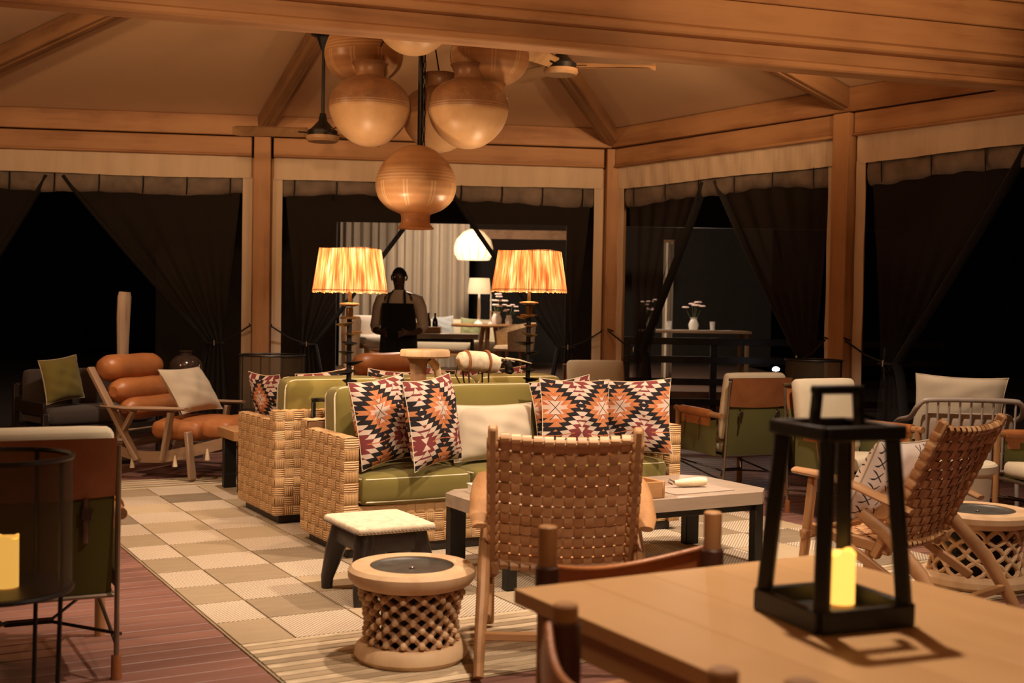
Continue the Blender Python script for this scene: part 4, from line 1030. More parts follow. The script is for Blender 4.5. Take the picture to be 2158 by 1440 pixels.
def candle(parent, loc, r, h, power, name='candle'):
    n = 28
    def fn(u, v):
        a = TAU*u; z = h*v+(.006*math.sin(a*3+1) if v == 1 else 0); return (r*math.cos(a), r*math.sin(a), z)
    mb = MB(); mb.grid(fn, n, 6, uvs=False); mb.lathe([(r, h-.001), (r*.8, h-.006), (0, h-.012)], n, cap=False)
    o = mb.build(name, MAT['candle'], parent, loc=loc, angle=60)
    return o
def table_lantern():
    t = thing('lantern', 'tall black metal frame lantern standing on the dining table', 'lantern', (1.757, 1.79, .74), 8)
    b, tp, H = .098, .075, .375
    for sx, sy in ((-1, -1), (1, -1), (1, 1), (-1, 1)):
        plank('corner_post', (sx*b, sy*b, .02), (sx*tp, sy*tp, H), .030, .030, MAT['black'], t)
    for z0, z1, r_ in ((0, .045, b+.010), (H-.01, H+.018, tp+.016)):
        mb = MB()
        for a, c in (((-1, -1), (1, -1)), ((1, -1), (1, 1)), ((1, 1), (-1, 1)), ((-1, 1), (-1, -1))):
            mb.bar((a[0]*r_, a[1]*r_, (z0+z1)/2), (c[0]*r_, c[1]*r_, (z0+z1)/2), .018, z1-z0, b=.003)
        mb.build('base_frame' if z0 == 0 else 'top_frame', MAT['black'], t)
    MB().box((0, 0, .008), (2*b, 2*b, .012)).build('base_plate', MAT['black'], t)
    h = MB()
    for sx in (-1, 1): h.bar((sx*.055, 0, H+.005), (sx*.048, 0, H+.078), .020, .020, up=(0, 1, 0))
    h.bar((-.060, 0, H+.083), (.060, 0, H+.083), .022, .018); h.build('handle', MAT['black'], t)
    c = thing('candle', 'glowing yellow candle inside the black table lantern', 'candle', (1.812, 1.824, .757), 0)
    candle(c, (0, 0, 0), .0285, .105, 1, 'wax')
    MB().rod((0, 0, .09), (0, 0, .102), .0015, n=6).build('wick', MAT['black'], c)
table_lantern()
def gauze_lantern(label, loc, r, z0, z1, cand=None, feet=4):
    t = thing('gauze_lantern', label, 'lantern', loc, 0, 'round metal gauze floor lanterns'); n = 40
    MB().grid(lambda u, v: (r*math.cos(TAU*u), r*math.sin(TAU*u), lerp(z0, z1, v)), n, 4).build('gauze', MAT['gauze'], t, angle=80)
    for z in (z0, z1-.004): MB().tube([(r*math.cos(TAU*k/40), r*math.sin(TAU*k/40), z) for k in range(40)], .008, 6, closed=True).build('hoop', MAT['black'], t)
    MB().lathe([(0, z0), (r*.97, z0), (r*.97, z0+.008), (0, z0+.008)], 32).build('floor_plate', MAT['black'], t)
    for k in range(feet):
        a = TAU*k/feet+.9; x, y = r*.96*math.cos(a), r*.96*math.sin(a)
        MB().tube([(x, y, z1), (x, y, z0), (x*.92, y*.92, .0)], .007, 7).build('leg', MAT['black'], t)
    MB().tube([(r*.88*math.cos(TAU*k/24), r*.88*math.sin(TAU*k/24), .14) for k in range(24)], .005, 5, closed=True).build('foot_hoop', MAT['black'], t)
    if cand:
        c = thing('candle', cand, 'candle', (loc[0]+.01, loc[1]-.01, loc[2]+z0+.010), 0)
        candle(c, (0, 0, 0), .036, .15, 1, 'wax'); MB().rod((0, 0, .13), (0, 0, .146), .0015, n=6).build('wick', MAT['black'], c)
gauze_lantern('blurred round gauze lantern with a lit candle at the lower left edge', (.453, 3.876, 0), .197, .485, .886, 'glowing yellow candle inside the gauze lantern at the left edge')
gauze_lantern('round gauze lantern in front of the right tent post', (6.48, 6.86, 0), .21, .54, 1.0)
gauze_lantern('round gauze lantern before the left tent post behind the kilim pillows', (3.25, 9.87, 0), .27, .45, .925)

# ------------------------------------------------------------------ leather lounge chairs
def lounge_chair(label, loc, head, group):
    t = thing('lounge_chair', label, 'armchair', loc, head, group); hw = .36
    for sx in (-1, 1):
        # sagging side rail
        pts = [(-.46, .20), (-.34, .13), (-.15, .095), (.05, .105), (.25, .15), (.56, .235)]
        hts = [.05, .07, .085, .085, .09, .085]; mb = MB(); vs = []
        for (y, z), h_ in zip(pts, hts):
            for dx in (-.016, .016):
                vs += [(sx*hw+dx, y, z-h_/2+.05), (sx*hw+dx, y, z+h_/2+.05)]
        fs = []
        for i in range(len(pts)-1):
            a = i*4; c = a+4; fs += [(a, c, c+1, a+1), (a+2, a+3, c+3, c+2), (a+1, c+1, c+3, a+3), (a, a+2, c+2, c)]
        fs += [(0, 1, 3, 2), (len(vs)-4, len(vs)-2, len(vs)-1, len(vs)-3)]
        mb.add(vs, fs); mb.build('side_rail', MAT['oak'], t)
        plank('stile', (sx*(hw+.035), -.60, .815), (sx*(hw+.035), -.16, .12), .035, .075, MAT['oak'], t, up=(1, 0, 0), b=.008)
        plank('rear_leg', (sx*(hw+.03), -.50, .0), (sx*(hw+.03), -.20, .50), .03, .06, MAT['oak'], t, up=(1, 0, 0), b=.006)
        plank('front_leg', (sx*(hw+.035), .32, .0), (sx*(hw+.035), .28, .36), .032, .075, MAT['oak'], t, up=(1, 0, 0), b=.006)
        plank('arm_support', (sx*(hw+.035), .06, .13), (sx*(hw+.035), .13, .50), .03, .07, MAT['oak'], t, up=(1, 0, 0), b=.006)
        MB().tube([(sx*(hw+.04), -.48, .525), (sx*(hw+.045), -.25, .515), (sx*(hw+.05), .05, .525), (sx*(hw+.045), .27, .53)], [.034, .044, .046, .034], 10, flat=.35).build('armrest', MAT['oak'], t)
        for y, z in ((-.22, .085), (.16, .115), (.44, .18)):
            MB().lathe([(0, 0), (.006, 0), (.012, -.03), (.020, -.085), (0, -.088)], 10).build('tassel', MAT['bone'], t, loc=(sx*(hw+.022), y, z+.06))
    plank('cross_rail', (-hw, -.42, .21), (hw, -.42, .21), .03, .05, MAT['oak'], t); plank('cross_rail', (-hw, .53, .27), (hw, .53, .27), .03, .06, MAT['oak'], t)
    for k in range(4): plank('back_slat', (-hw-.02, lerp(-.28, -.56, k/3)-.02, lerp(.34, .76, k/3)), (hw+.02, lerp(-.28, -.56, k/3)-.02, lerp(.34, .76, k/3)), .03, .014, MAT['oak'], t)
    L = MAT['leather']
    def roll(name, y, z, r, w_, ov=1.0):
        m = [(-w_/2, .4), (-w_/2+.03, .78), (-w_/2+.09, 1), (-w_/4, 1.04), (0, 1.0), (w_/4, 1.04), (w_/2-.09, 1), (w_/2-.03, .78), (w_/2, .4)]
        o = MB().tube([(x, y, z) for x, _ in m], [r*k for _, k in m], 18).build(name, L, t); return o
    roll('headrest_roll', -.52, .805, .105, .72); roll('back_roll', -.42, .630, .10, .70); roll('lumbar_roll', -.32, .50, .085, .70)
    rbox(MB(), (0, .11, .355), (.68, .44, .15), .07, 8, (0, .01, .02)).build('seat_cushion', L, t, angle=70)
    rbox(MB(), (0, .46, .375), (.68, .26, .14), .065, 8, (0, .01, .02)).build('seat_cushion', L, t, angle=70)
    return t
GL = 'tan leather lounge chairs on weathered wooden frames'
lc = lounge_chair('tan leather lounge chair on a wooden frame at the left, with beige pillow', (2.456, 9.558, .022), 138, GL)
throw_pillow('beige linen pillow resting on the left tan leather lounge chair', (2.56, 9.45, .50), 138, .56, .40, .16, MAT['linen'], 34, 0, 31, None, 'linen_pillow')
lounge_chair('tan leather lounge chair behind the carved pedestal, only its headrest roll showing', (4.52, 9.50, .022), 158, GL)

# ------------------------------------------------------------------ other furniture near the walls
MAT['shaded_taupe_cloth'] = cloth('shaded_taupe_cloth', (.07, .055, .05), .9, 240, .2)  # taupe darkened, the corner's shade put into the cloth colour
def dark_daybed():
    t = thing('daybed', 'dark shadowed daybed with grey cushion behind the left leather chair', 'sofa', (2.0, 11.12, 0), 165)
    for sx in (-1, 1):
        for sy in (-1, 1): plank('leg', (sx*.52, sy*.30, 0), (sx*.52, sy*.30, .62 if sy < 0 else .40), .05, .05, MAT['black_wood'], t)
        for z in (.22, .44): plank('side_rail', (sx*.52, -.30, z), (sx*.52, .30, z), .03, .10, MAT['black_wood'], t)
    for sy in (-1, 1): plank('long_rail', (-.52, sy*.30, .24), (.52, sy*.30, .24), .03, .10, MAT['black_wood'], t)
    plank('back_rail', (-.52, -.30, .58), (.52, -.30, .58), .03, .10, MAT['black_wood'], t)
    rbox(MB(), (0, .0, .36), (.98, .56, .14), .05, 6, (0, 0, .015)).build('seat_cushion', MAT['shaded_taupe_cloth'], t, angle=70)
    rbox(MB(), (0, -.20, .58), (.98, .14, .34), .05, 6, (0, .015, 0)).build('back_cushion', MAT['shaded_taupe_cloth'], t, angle=70)
dark_daybed()
throw_pillow('plain olive pillow on the dark daybed at the left', (1.78, 10.93, .47), 150, .40, .38, .16, MAT['green'], 10, 6, 33, None, 'olive_pillow')
def totem(label, loc, r, h, seed):
    rng = random.Random(seed); t = thing('carved_post', label, 'sculpture', loc, 20*seed, 'carved wooden posts')
    MB().tube([(0, 0, 0), (0, 0, h*.1), (.01, 0, h*.35), (0, .01, h*.6), (.005, 0, h*.85), (.012, 0, h*.97), (.014, 0, h)], [r*1.15, r, r*.78, r*.8, r*.98, r*1.02, r*.85], 10, flat=.7).build('shaft', MAT['oak_z'], t)
    MB().lathe([(0, 0), (r*2.0, 0), (r*2.0, .03), (0, .03)], 24).build('foot', MAT['black_wood'], t)
totem('slim weathered carved post standing behind the left leather chair', (2.15, 10.46, 0), .062, 1.43, 1)
totem('thick pale carved post left of the second leather chair headrest', (4.24, 10.60, 0), .10, 1.25, 2)
def pot_table():
    t = thing('side_table', 'small dark side table behind the left leather chair', 'side table', (2.72, 10.62, 0), 0)
    MB().lathe([(0, .62), (.20, .62), (.20, .645), (0, .645)], 32).build('top', MAT['black_wood'], t)
    MB().rod((0, 0, .02), (0, 0, .62), .025, .022, 12).build('column', MAT['black_wood'], t)
    MB().lathe([(0, 0), (.16, 0), (.15, .02), (.03, .035), (0, .035)], 28).build('foot', MAT['black_wood'], t)
    p = thing('dark_pot', 'shiny dark round pot above the headrest of the left leather chair', 'pot', (2.72, 10.62, .645), 0)
    MB().lathe([(0, 0), (.07, 0), (.12, .05), (.145, .12), (.135, .19), (.09, .235), (.05, .25), (0, .25)], 32).build('body', MAT['glaze'], p)
    MB().lathe([(.048, .245), (.05, .27), (.06, .28), (.055, .285), (.044, .27)], 24, cap=False).build('lip', MAT['glaze'], p)
MAT['glaze'] = plain('dark_glaze', (.045, .028, .022), .15, 0, .2, 8, .05)
pot_table()
def pale_drum(label, loc, r, h, mat):
    t = thing('pale_drum_table', label, 'side table', loc, 0, 'pale round drum tables')
    MB().lathe([(0, h), (r*.95, h), (r, h-.012), (r, h-.05), (r*.93, h-.065), (0, h-.065)], 40).build('top', mat, t)
    MB().lathe([(0, .0), (r*.88, 0), (r*.90, .02), (r*.84, h*.5), (r*.90, h-.066), (0, h-.066)], 40).build('drum_body', mat, t)
    MB().tube([(r*.87*math.cos(TAU*k/40), r*.87*math.sin(TAU*k/40), h*.28) for k in range(40)], .008, 6, closed=True).build('binding', MAT['piping'], t)
pale_drum('pale round drum table between the sofa arm and the olive safari chair', (5.20, 7.38, ZR), .21, .53, MAT['hide2'] if 'hide2' in MAT else MAT['cream'])
pale_drum('wide pale round drum table behind the right strap armchair', (5.86, 5.02, 0), .26, .48, MAT['cream'])
def metal_chair():
    t = thing('metal_armchair', 'grey tubular metal armchair with spindle back near the right wall', 'armchair', (6.73, 5.71, 0), 34); hw = .345
    MB().tube(flow([(-hw, .30, .0), (-hw-.005, .30, .50), (-hw-.01, .24, .60), (-hw-.01, -.12, .66), (-hw, -.24, .73), (-hw+.03, -.27, .775), (-hw+.09, -.28, .79), (0, -.29, .795), (hw-.09, -.28, .79), (hw-.03, -.27, .775), (hw, -.24, .73), (hw+.01, -.12, .66), (hw+.01, .24, .60), (hw+.005, .30, .50), (hw, .30, 0)]), .018, 10).build('tube_frame', MAT['grey_metal'], t)
    for i in range(9):
        x = lerp(-hw+.06, hw-.06, i/8); MB().rod((x, -.24, .32), (x, -.28, .79), .0075, .0075, 8).build('spindle', MAT['grey_metal'], t)
    for sx in (-1, 1):
        MB().rod((sx*(hw-.03), -.27, 0), (sx*(hw-.03), -.24, .33), .015, .015, 8).build('rear_leg', MAT['grey_metal'], t)
        MB().rod((sx*(hw-.01), -.24, .32), (sx*(hw-.005), .30, .36), .013, .013, 8).build('seat_rail', MAT['grey_metal'], t)
    for y, z in ((-.24, .32), (.29, .36)): MB().rod((-hw+.01, y, z), (hw-.01, y, z), .013, .013, 8).build('seat_rail', MAT['grey_metal'], t)
    rbox(MB(), (0, .03, .40), (.66, .54, .10), .04, 6, (0, 0, .015)).build('seat_cushion', MAT['taupe'], t, angle=70)
    rbox(MB(), (0, -.185, .57), (.60, .10, .26), .045, 6, (0, .02, 0)).build('back_cushion', MAT['taupe'], t, angle=70, )
    return t
metal_chair()
throw_pillow('beige pillow rising above the back rail of the grey metal armchair', (6.77, 5.77, .475), 34, .62, .46, .10, MAT['linen'], 8, 2, 41, None, 'linen_pillow')

# ------------------------------------------------------------------ clay pot chandelier and fans
def pot_mesh(r, mat, ribs):
    prof = [(0, -.86), (.18, -.845), (.40, -.77), (.64, -.60), (.85, -.35), (.96, -.10), (1.0, .08), (.985, .28), (.90, .50), (.70, .70), (.47, .81), (.38, .85), (.355, .95), (.37, 1.08), (.44, 1.17), (.46, 1.20), (.42, 1.20), (.33, 1.08), (.30, .95), (0, .93)]
    out = []
    for (a, z) in prof: out.append((a*r, z*r))
    fine = []
    for i in range(len(out)-1):       # Catmull-Rom through the outline
        p0, p1, p2, p3 = out[max(i-1, 0)], out[i], out[i+1], out[min(i+2, len(out)-1)]
        for k in range(4):
            t_ = k/4; q = [.5*((2*p1[c])+(-p0[c]+p2[c])*t_+(2*p0[c]-5*p1[c]+4*p2[c]-p3[c])*t_*t_+(-p0[c]+3*p1[c]-3*p2[c]+p3[c])*t_**3) for c in (0, 1)]
            fine.append((max(q[0], 0), q[1]))
    fine.append(out[-1]); return MB().lathe(fine, 64).mesh('clay_pot', mat, True, 60)
def chandelier():
    ax = Vector((3.353, 7.215, 0)); vd = Vector((.491, .871, 0)); rt = Vector((.871, -.491, 0))
    t = thing('pot_chandelier', 'hanging cluster of round clay pots on an iron stem', 'chandelier', (ax.x, ax.y, 1.9), 0)
    MB().rod((0, 0, .45), (0, 0, 2.40), .017, .017, 10).build('stem', MAT['black'], t)
    MB().lathe([(0, 0), (.09, 0), (.09, .02), (.03, .06), (0, .06)], 20).build('ceiling_rose', MAT['black'], t, loc=(0, 0, 2.36))
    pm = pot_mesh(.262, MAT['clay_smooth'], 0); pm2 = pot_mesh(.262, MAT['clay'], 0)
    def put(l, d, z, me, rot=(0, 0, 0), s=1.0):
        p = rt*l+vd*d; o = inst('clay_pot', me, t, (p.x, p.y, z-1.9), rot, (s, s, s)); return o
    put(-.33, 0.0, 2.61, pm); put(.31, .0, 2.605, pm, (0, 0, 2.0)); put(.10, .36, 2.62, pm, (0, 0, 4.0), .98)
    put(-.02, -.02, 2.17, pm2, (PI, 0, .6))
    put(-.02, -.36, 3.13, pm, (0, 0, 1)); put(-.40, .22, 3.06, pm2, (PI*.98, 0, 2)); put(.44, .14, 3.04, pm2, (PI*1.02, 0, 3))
    for l, d, z in ((-.33, 0, 2.925), (.31, 0, 2.92), (.10, .36, 2.935), (-.40, .22, 3.30), (.44, .14, 3.28), (-.02, -.36, 3.45)):
        p = rt*l+vd*d; MB().tube([(p.x, p.y, z-1.92), (p.x*.5, p.y*.5, z-1.9+.30), (0, 0, z-1.9+.55)], .005, 6).build('chain', MAT['black'], t)
    for k in range(16):
        a = k % 2; ring = [(.028+.006*math.cos(TAU*j/10)*(1-a), .006*math.cos(TAU*j/10)*a, .50+.052*k+.034*math.sin(TAU*j/10)) for j in range(10)]
        MB().tube(ring, .0035, 5, closed=True).build('chain_link', MAT['black'], t)
chandelier()
def fan(label, loc, ztop, ang, lit=False):
    t = thing('ceiling_fan', label, 'ceiling fan', loc, 0, 'ceiling fans'); h = ztop-loc[2]
    MB().lathe([(0, h), (.095, h), (.10, h-.03), (.055, h-.05), (.022, h-.14), (0, h-.14)], 24).build('canopy', MAT['black'], t)
    MB().rod((0, 0, .10), (0, 0, h-.12), .013, .013, 10).build('down_rod', MAT['black'], t)
    MB().lathe([(0, .17), (.022, .17), (.035, .11), (.09, .05), (.115, .035), (.115, -.005), (0, -.005)], 32).build('motor_bell', MAT['black'], t)
    MB().lathe([(0, -.005), (.125, -.005), (.128, -.03), (.112, -.05), (0, -.052)], 32).build('motor_cap', MAT['fan_cap'], t)
    for k in range(3):
        a = ang+TAU*k/3; d = Vector((math.cos(a), math.sin(a), 0)); e = Vector((-math.sin(a), math.cos(a), 0))
        def bl(u, v):
            w_ = lerp(.045, .075, smooth(u*1.5))*(1 if u < .93 else math.sqrt(max(0.0, 1-((u-.93)/.07)**2))*.9+.1)
            p = d*lerp(.11, .70, u)+e*(v-.5)*2*w_; return (p.x, p.y, .02+.025*(v-.5)*2)
        mb = MB(); mb.grid(bl, 12, 2, uvs=False); mb.grid(lambda u, v: tuple(Vector(bl(1-u, v))+Vector((0, 0, .008))), 12, 2, uvs=False)
        b_ = mb.build('fan_blade', MAT['fan_blade'], t, angle=60)
        MB().bar(d*.07+Vector((0, 0, .018)), d*.19+Vector((0, 0, .024)), .035, .008).build('blade_iron', MAT['black'], b_)
MAT['fan_cap'] = plain('fan_cap_wood', (.50, .33, .18), .4)
fan('black ceiling fan on a long rod left of the hanging pots', (3.334, 8.956, 2.66), 3.46, math.atan2(.491, -.871))
fan('ceiling fan with wooden blades right of the hanging pots', (4.73, 7.725, 3.13), 3.78, math.atan2(-.491, .871))

# ------------------------------------------------------------------ the second pavilion across the deck (its axis runs along the compass heading of the path)
AX = Vector((math.sin(HEAD), math.cos(HEAD), 0)); LT = Vector((math.cos(HEAD), -math.sin(HEAD), 0))
def far(l, d, z=0.0): p = LT*l+AX*d; return (p.x, p.y, z)
HD = math.degrees(HEAD); PZ = .38
def fbox(mb, l0, l1, d0, d1, z0, z1):
    m = Matrix((LT, AX, Vector((0, 0, 1)))).transposed().to_4x4()
    return mb.box(((l0+l1)/2, (d0+d1)/2, (z0+z1)/2), (l1-l0, d1-d0, z1-z0), m)
struct('floor.001', 'raised boarded floor of the dining pavilion across the deck', fbox(MB(), -3.6, 4.2, 14.6, 22, -.06, PZ), plain('pavilion_boards', (.20, .12, .085), .55))
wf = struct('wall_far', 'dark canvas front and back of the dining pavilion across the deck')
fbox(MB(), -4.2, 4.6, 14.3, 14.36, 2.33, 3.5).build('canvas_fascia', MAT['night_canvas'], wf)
fbox(MB(), .62, .98, 14.3, 14.36, 0, 2.33).build('dark_side_panel', MAT['night_canvas'], wf)  # near-black panel in place of the unlit side, also blocks light
fbox(MB(), -4.2, -2.08, 14.3, 14.36, 0, 2.33).build('dark_side_panel', MAT['night_canvas'], wf)
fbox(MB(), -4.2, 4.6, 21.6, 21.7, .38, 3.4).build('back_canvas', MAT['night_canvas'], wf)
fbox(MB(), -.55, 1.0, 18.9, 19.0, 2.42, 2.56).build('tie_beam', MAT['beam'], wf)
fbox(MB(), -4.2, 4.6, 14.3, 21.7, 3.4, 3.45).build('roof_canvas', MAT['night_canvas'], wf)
def pleats(label, l0, l1, d, z0, z1, n, mat):
    t = thing('pleated_curtain', label, 'curtain', far((l0+l1)/2, d), HD)
    W = l1-l0
    MB().grid(lambda u, v: ((u-.5)*W, .05*math.sin(u*TAU*n)+.015*math.sin(u*TAU*n*2.3+1), lerp(z0, z1, v)), n*8, 3).build('pleats', mat, t, angle=80)
    MB().rod((-W/2, 0, z1+.02), (W/2, 0, z1+.02), .02, .02, 8).build('rail', MAT['beam'], t)
pleats('tall pale pleated curtain lit behind the standing person', -2.75, -.70, 19.3, PZ+.01, 2.85, 15, MAT['drape'])
pleats('narrow pale curtain strip seen through the right wall netting', 2.10, 2.24, 17.0, PZ+.01, 2.3, 2, MAT['drape'])

def wicker_pendant():
    t = thing('wicker_pendant', 'round glowing wicker pendant lamp in the dining pavilion', 'pendant lamp', far(-.575, 17.5, 2.05), 0)
    MB().lathe([(.05, .42), (.14, .38), (.24, .27), (.275, .16), (.27, .06), (.22, -.02)], 28, cap=False).build('shade', MAT['white_shade'], t, angle=80)
    mb = MB()
    for k in range(14):
        a = TAU*k/14; mb.tube([(r_*math.cos(a), r_*math.sin(a), z) for r_, z in ((.05, .42), (.145, .38), (.245, .27), (.28, .16), (.275, .06), (.225, -.02))], .006, 5)
    mb.build('wicker_ribs', MAT['rattan'], t); MB().rod((0, 0, .42), (0, 0, 1.34), .008, n=6).build('cord', MAT['black'], t)
    MB().lathe([(0, -.035), (.03, -.02), (.035, .01), (.02, .045), (0, .055)], 14).build('bulb', BULB, t, loc=(0, 0, .16))
    light('pendant_light', 'POINT', far(-.575, 17.5, 2.16), 6, WARM, .05)
    light('pavilion_fill', 'POINT', far(-.8, 16.3, 3.1), 250, WARM, .12)  # unseen light added to lift the curtain and tables, no fixture
wicker_pendant()
def round_table():
    t = thing('round_dining_table', 'round dining table set with flowers in the far pavilion', 'table', far(-.33, 17.0, PZ), HD)
    MB().lathe([(0, .70), (.52, .70), (.53, .72), (.52, .74), (0, .74)], 36).build('top', MAT['teak'], t)
    for k in range(3):
        a = TAU*k/3+.4; MB().tube([(.10*math.cos(a), .10*math.sin(a), .70), (.16*math.cos(a), .16*math.sin(a), .3), (.30*math.cos(a), .30*math.sin(a), 0)], [.035, .03, .025], 8).build('leg', MAT['teak_z'], t)
round_table(); FT = PZ+.74
def shade_lamp():
    t = thing('desk_lamp', 'small lamp with bright white shade on the round dining table', 'lamp', far(-.47, 17.0, FT), 0)
    MB().lathe([(0, 0), (.07, 0), (.06, .02), (.02, .06), (.025, .2), (.015, .42), (0, .43)], 18).build('foot', MAT['ceramic'], t)
    MB().lathe([(.165, .42), (.14, .64)], 28, cap=False).build('shade', MAT['white_shade'], t, angle=80)
    MB().lathe([(0, .48), (.03, .50), (.035, .53), (.02, .56), (0, .57)], 14).build('bulb', BULB, t)
    light('desk_lamp_light', 'POINT', far(-.47, 17.0, FT+.53), 150, LAMP, .03)
shade_lamp()
def flowers(label, loc, s, seed):
    rng = random.Random(seed); t = thing('flower_vase', label, 'vase', loc, 0, 'vases of pale flowers')
    MB().lathe([(0, 0), (.05*s, 0), (.06*s, .06*s), (.035*s, .12*s), (.045*s, .14*s), (0, .135*s)], 16).build('vase', MAT['ceramic'], t)
    st = MB(); 
    for k in range(7):
        a = rng.uniform(0, TAU); r_ = rng.uniform(.03, .13)*s; z = rng.uniform(.20, .34)*s; p = (r_*math.cos(a), r_*math.sin(a), z)
        st.tube([(0, 0, .1*s), (p[0]*.5, p[1]*.5, z*.6), p], .003*s, 5)
        mb = MB()
        for j in range(6):
            b_ = TAU*j/6; mb.lathe([(0, -.008*s), (.022*s, 0), (.012*s, .012*s), (0, .014*s)], 7, c=(p[0]+.024*s*math.cos(b_), p[1]+.024*s*math.sin(b_), z))
        mb.build('blossom', MAT['petal'], t)
    st.build('stems', MAT['leaf'], t)
flowers('vase of pale flowers on the round table beside the bright lamp', far(-.22, 16.9, FT), 1.25, 1)
flowers('low vase of pale flowers behind the lamp on the round table', far(-.05, 17.2, FT), .9, 2)
tall = thing('candle_holder', 'tall white candle beside the bright lamp on the round table', 'candle', far(-.30, 16.75, FT), 0)
MB().lathe([(0, 0), (.04, 0), (.035, .02), (.012, .03), (.012, .18), (.02, .19), (0, .19)], 14).build('holder', MAT['ceramic'], tall); MB().rod((0, 0, .19), (0, 0, .42), .011, .010, 8).build('wax', MAT['ceramic'], tall)
def wicker_chair():
    t = thing('wicker_chair', 'rounded wicker dining chair at the round table in the far pavilion', 'chair', far(.02, 16.2, PZ), HD-110)
    def sh(u, v):
        a = lerp(-2.2, 2.2, u)-PI/2; r_ = .27+.03*v; top = .42+.36*v*(.55+.45*math.cos(lerp(-2.2, 2.2, u)*.62)); return (r_*math.cos(a), r_*math.sin(a), top)
    mb = MB(); mb.grid(sh, 24, 6, uvs=False); mb.grid(lambda u, v: tuple(Vector(sh(1-u, v))*.94+Vector((0, 0, .03))), 24, 6, uvs=False); mb.build('shell', MAT['rattan'], t, angle=80)
    MB().lathe([(0, .40), (.26, .40), (.27, .43), (.24, .47), (0, .48)], 28).build('seat', MAT['rattan'], t)
    for k in range(4):
        a = TAU*k/4+.78; MB().tube([(.20*math.cos(a), .20*math.sin(a), .41), (.26*math.cos(a), .26*math.sin(a), 0)], [.022, .016], 8).build('leg', MAT['teak_z'], t)
wicker_chair()
def slab_table():
    t = thing('slab_table', 'thick plank table with black metal frame in front of the lit curtain', 'table', far(-.93, 15.6, PZ), HD)
    for i in range(3): plank('slab', (-.62, (i-1)*.19, .60), (.50, (i-1)*.19, .60), .184, .06, MAT['grey_top'], t)
    for x in (-.55, .42):
        for y in (-.26, .26): plank('leg', (x, y, 0), (x, y, .57), .03, .03, MAT['black'], t)
        plank('rail', (x, -.26, .555), (x, .26, .555), .03, .03, MAT['black'], t)
    for y in (-.26, .26): plank('rail', (-.55, y, .54), (.42, y, .54), .03, .03, MAT['black'], t)
slab_table(); SZ = PZ+.63
def crate():
    t = thing('wooden_crate', 'shallow wooden crate on the plank table beside the person', 'crate', far(-1.12, 15.5, SZ), HD)
    W, D, H = .42, .28, .085
    MB().box((0, 0, .006), (W, D, .012)).build('bottom', MAT['teak'], t)
    for sx in (-1, 1): plank('side', (sx*(W/2-.007), -D/2, H/2), (sx*(W/2-.007), D/2, H/2), .014, H, MAT['teak'], t)
    for sy in (-1, 1): plank('side', (-W/2, sy*(D/2-.007), H/2), (W/2, sy*(D/2-.007), H/2), .014, H, MAT['teak'], t)
crate()
for l, lab in ((-1.07, 'dark bottle in the wooden crate, left one of two'), (-.985, 'dark bottle in the wooden crate, right one of two')):
    t = thing('bottle', lab, 'bottle', far(l, 15.5, SZ+.014), 0, 'bottles in the wooden crate')
    MB().lathe([(0, 0), (.034, 0), (.035, .01), (.035, .13), (.028, .16), (.013, .19), (.012, .235), (0, .236)], 20).build('body', MAT['bottle'], t)
    MB().lathe([(.0145, .225), (.0150, .245), (0, .246)], 12, cap=False).build('cap', MAT['black'], t)
t = thing('fruit_bowl', 'rustic wooden bowl on the plank table right by the person', 'bowl', far(-1.235, 15.5, SZ+.014), 0)
MB().lathe([(0, 0), (.04, 0), (.07, .05), (.085, .12), (.079, .12), (.06, .05), (0, .02)], 24).build('bowl', MAT['drum_dark'], t); MB().lathe([(0, .16), (.05, .14), (.07, .115), (.05, .08), (0, .07)], 18).build('bread', MAT['drum'], t)
def bench():
    t = thing('bench_sofa', 'pale upholstered bench behind the plank table in the far pavilion', 'sofa', far(-1.15, 17.9, PZ), HD+180)
    rbox(MB(), (0, 0, .40), (1.9, .6, .16), .05, 6, (0, 0, .02)).build('seat_cushion', MAT['cream'], t, angle=70)
    rbox(MB(), (0, -.24, .62), (1.9, .14, .34), .05, 6, (0, .02, 0)).build('back_cushion', MAT['cream'], t, angle=70)
    for sx in (-1, 1):
        for sy in (-1, 1): plank('leg', (sx*.88, sy*.24, 0), (sx*.88, sy*.24, .33), .06, .06, MAT['teak'], t)
    for sy in (-1, 1): plank('rail', (-.88, sy*.24, .29), (.88, sy*.24, .29), .05, .08, MAT['teak'], t)
bench()
throw_pillow('pale blue cushion on the far bench right of the bottles', far(-.99, 17.78, PZ+.515), HD+180, .31, .31, .13, MAT['blue_cloth'], 12, 6, 51, None, 'bench_cushion')
throw_pillow('sage green cushion on the far bench beside the pale blue one', far(-.62, 17.78, PZ+.515), HD+178, .31, .29, .12, MAT['sage'], 12, -4, 52, None, 'bench_cushion')
def white_seat():
    t = thing('lounge_armchair', 'low seat with white cushion and wooden frame left of the person', 'armchair', far(-1.80, 16.0, PZ), HD+150)
    rbox(MB(), (0, 0, .50), (.5, .5, .15), .05, 6, (0, 0, .02)).build('seat_cushion', MAT['white_pillow'], t, angle=70)
    rbox(MB(), (0, -.22, .66), (.5, .13, .36), .05, 6, (0, .02, 0)).build('back_cushion', MAT['white_pillow'], t, angle=70)
    for sx in (-1, 1):
        for sy in (-1, 1): plank('leg', (sx*.22, sy*.22, 0), (sx*.22, sy*.22, .42), .05, .05, MAT['teak'], t)
        plank('arm', (sx*.25, -.25, .44), (sx*.25, .25, .44), .05, .05, MAT['teak'], t)
white_seat()

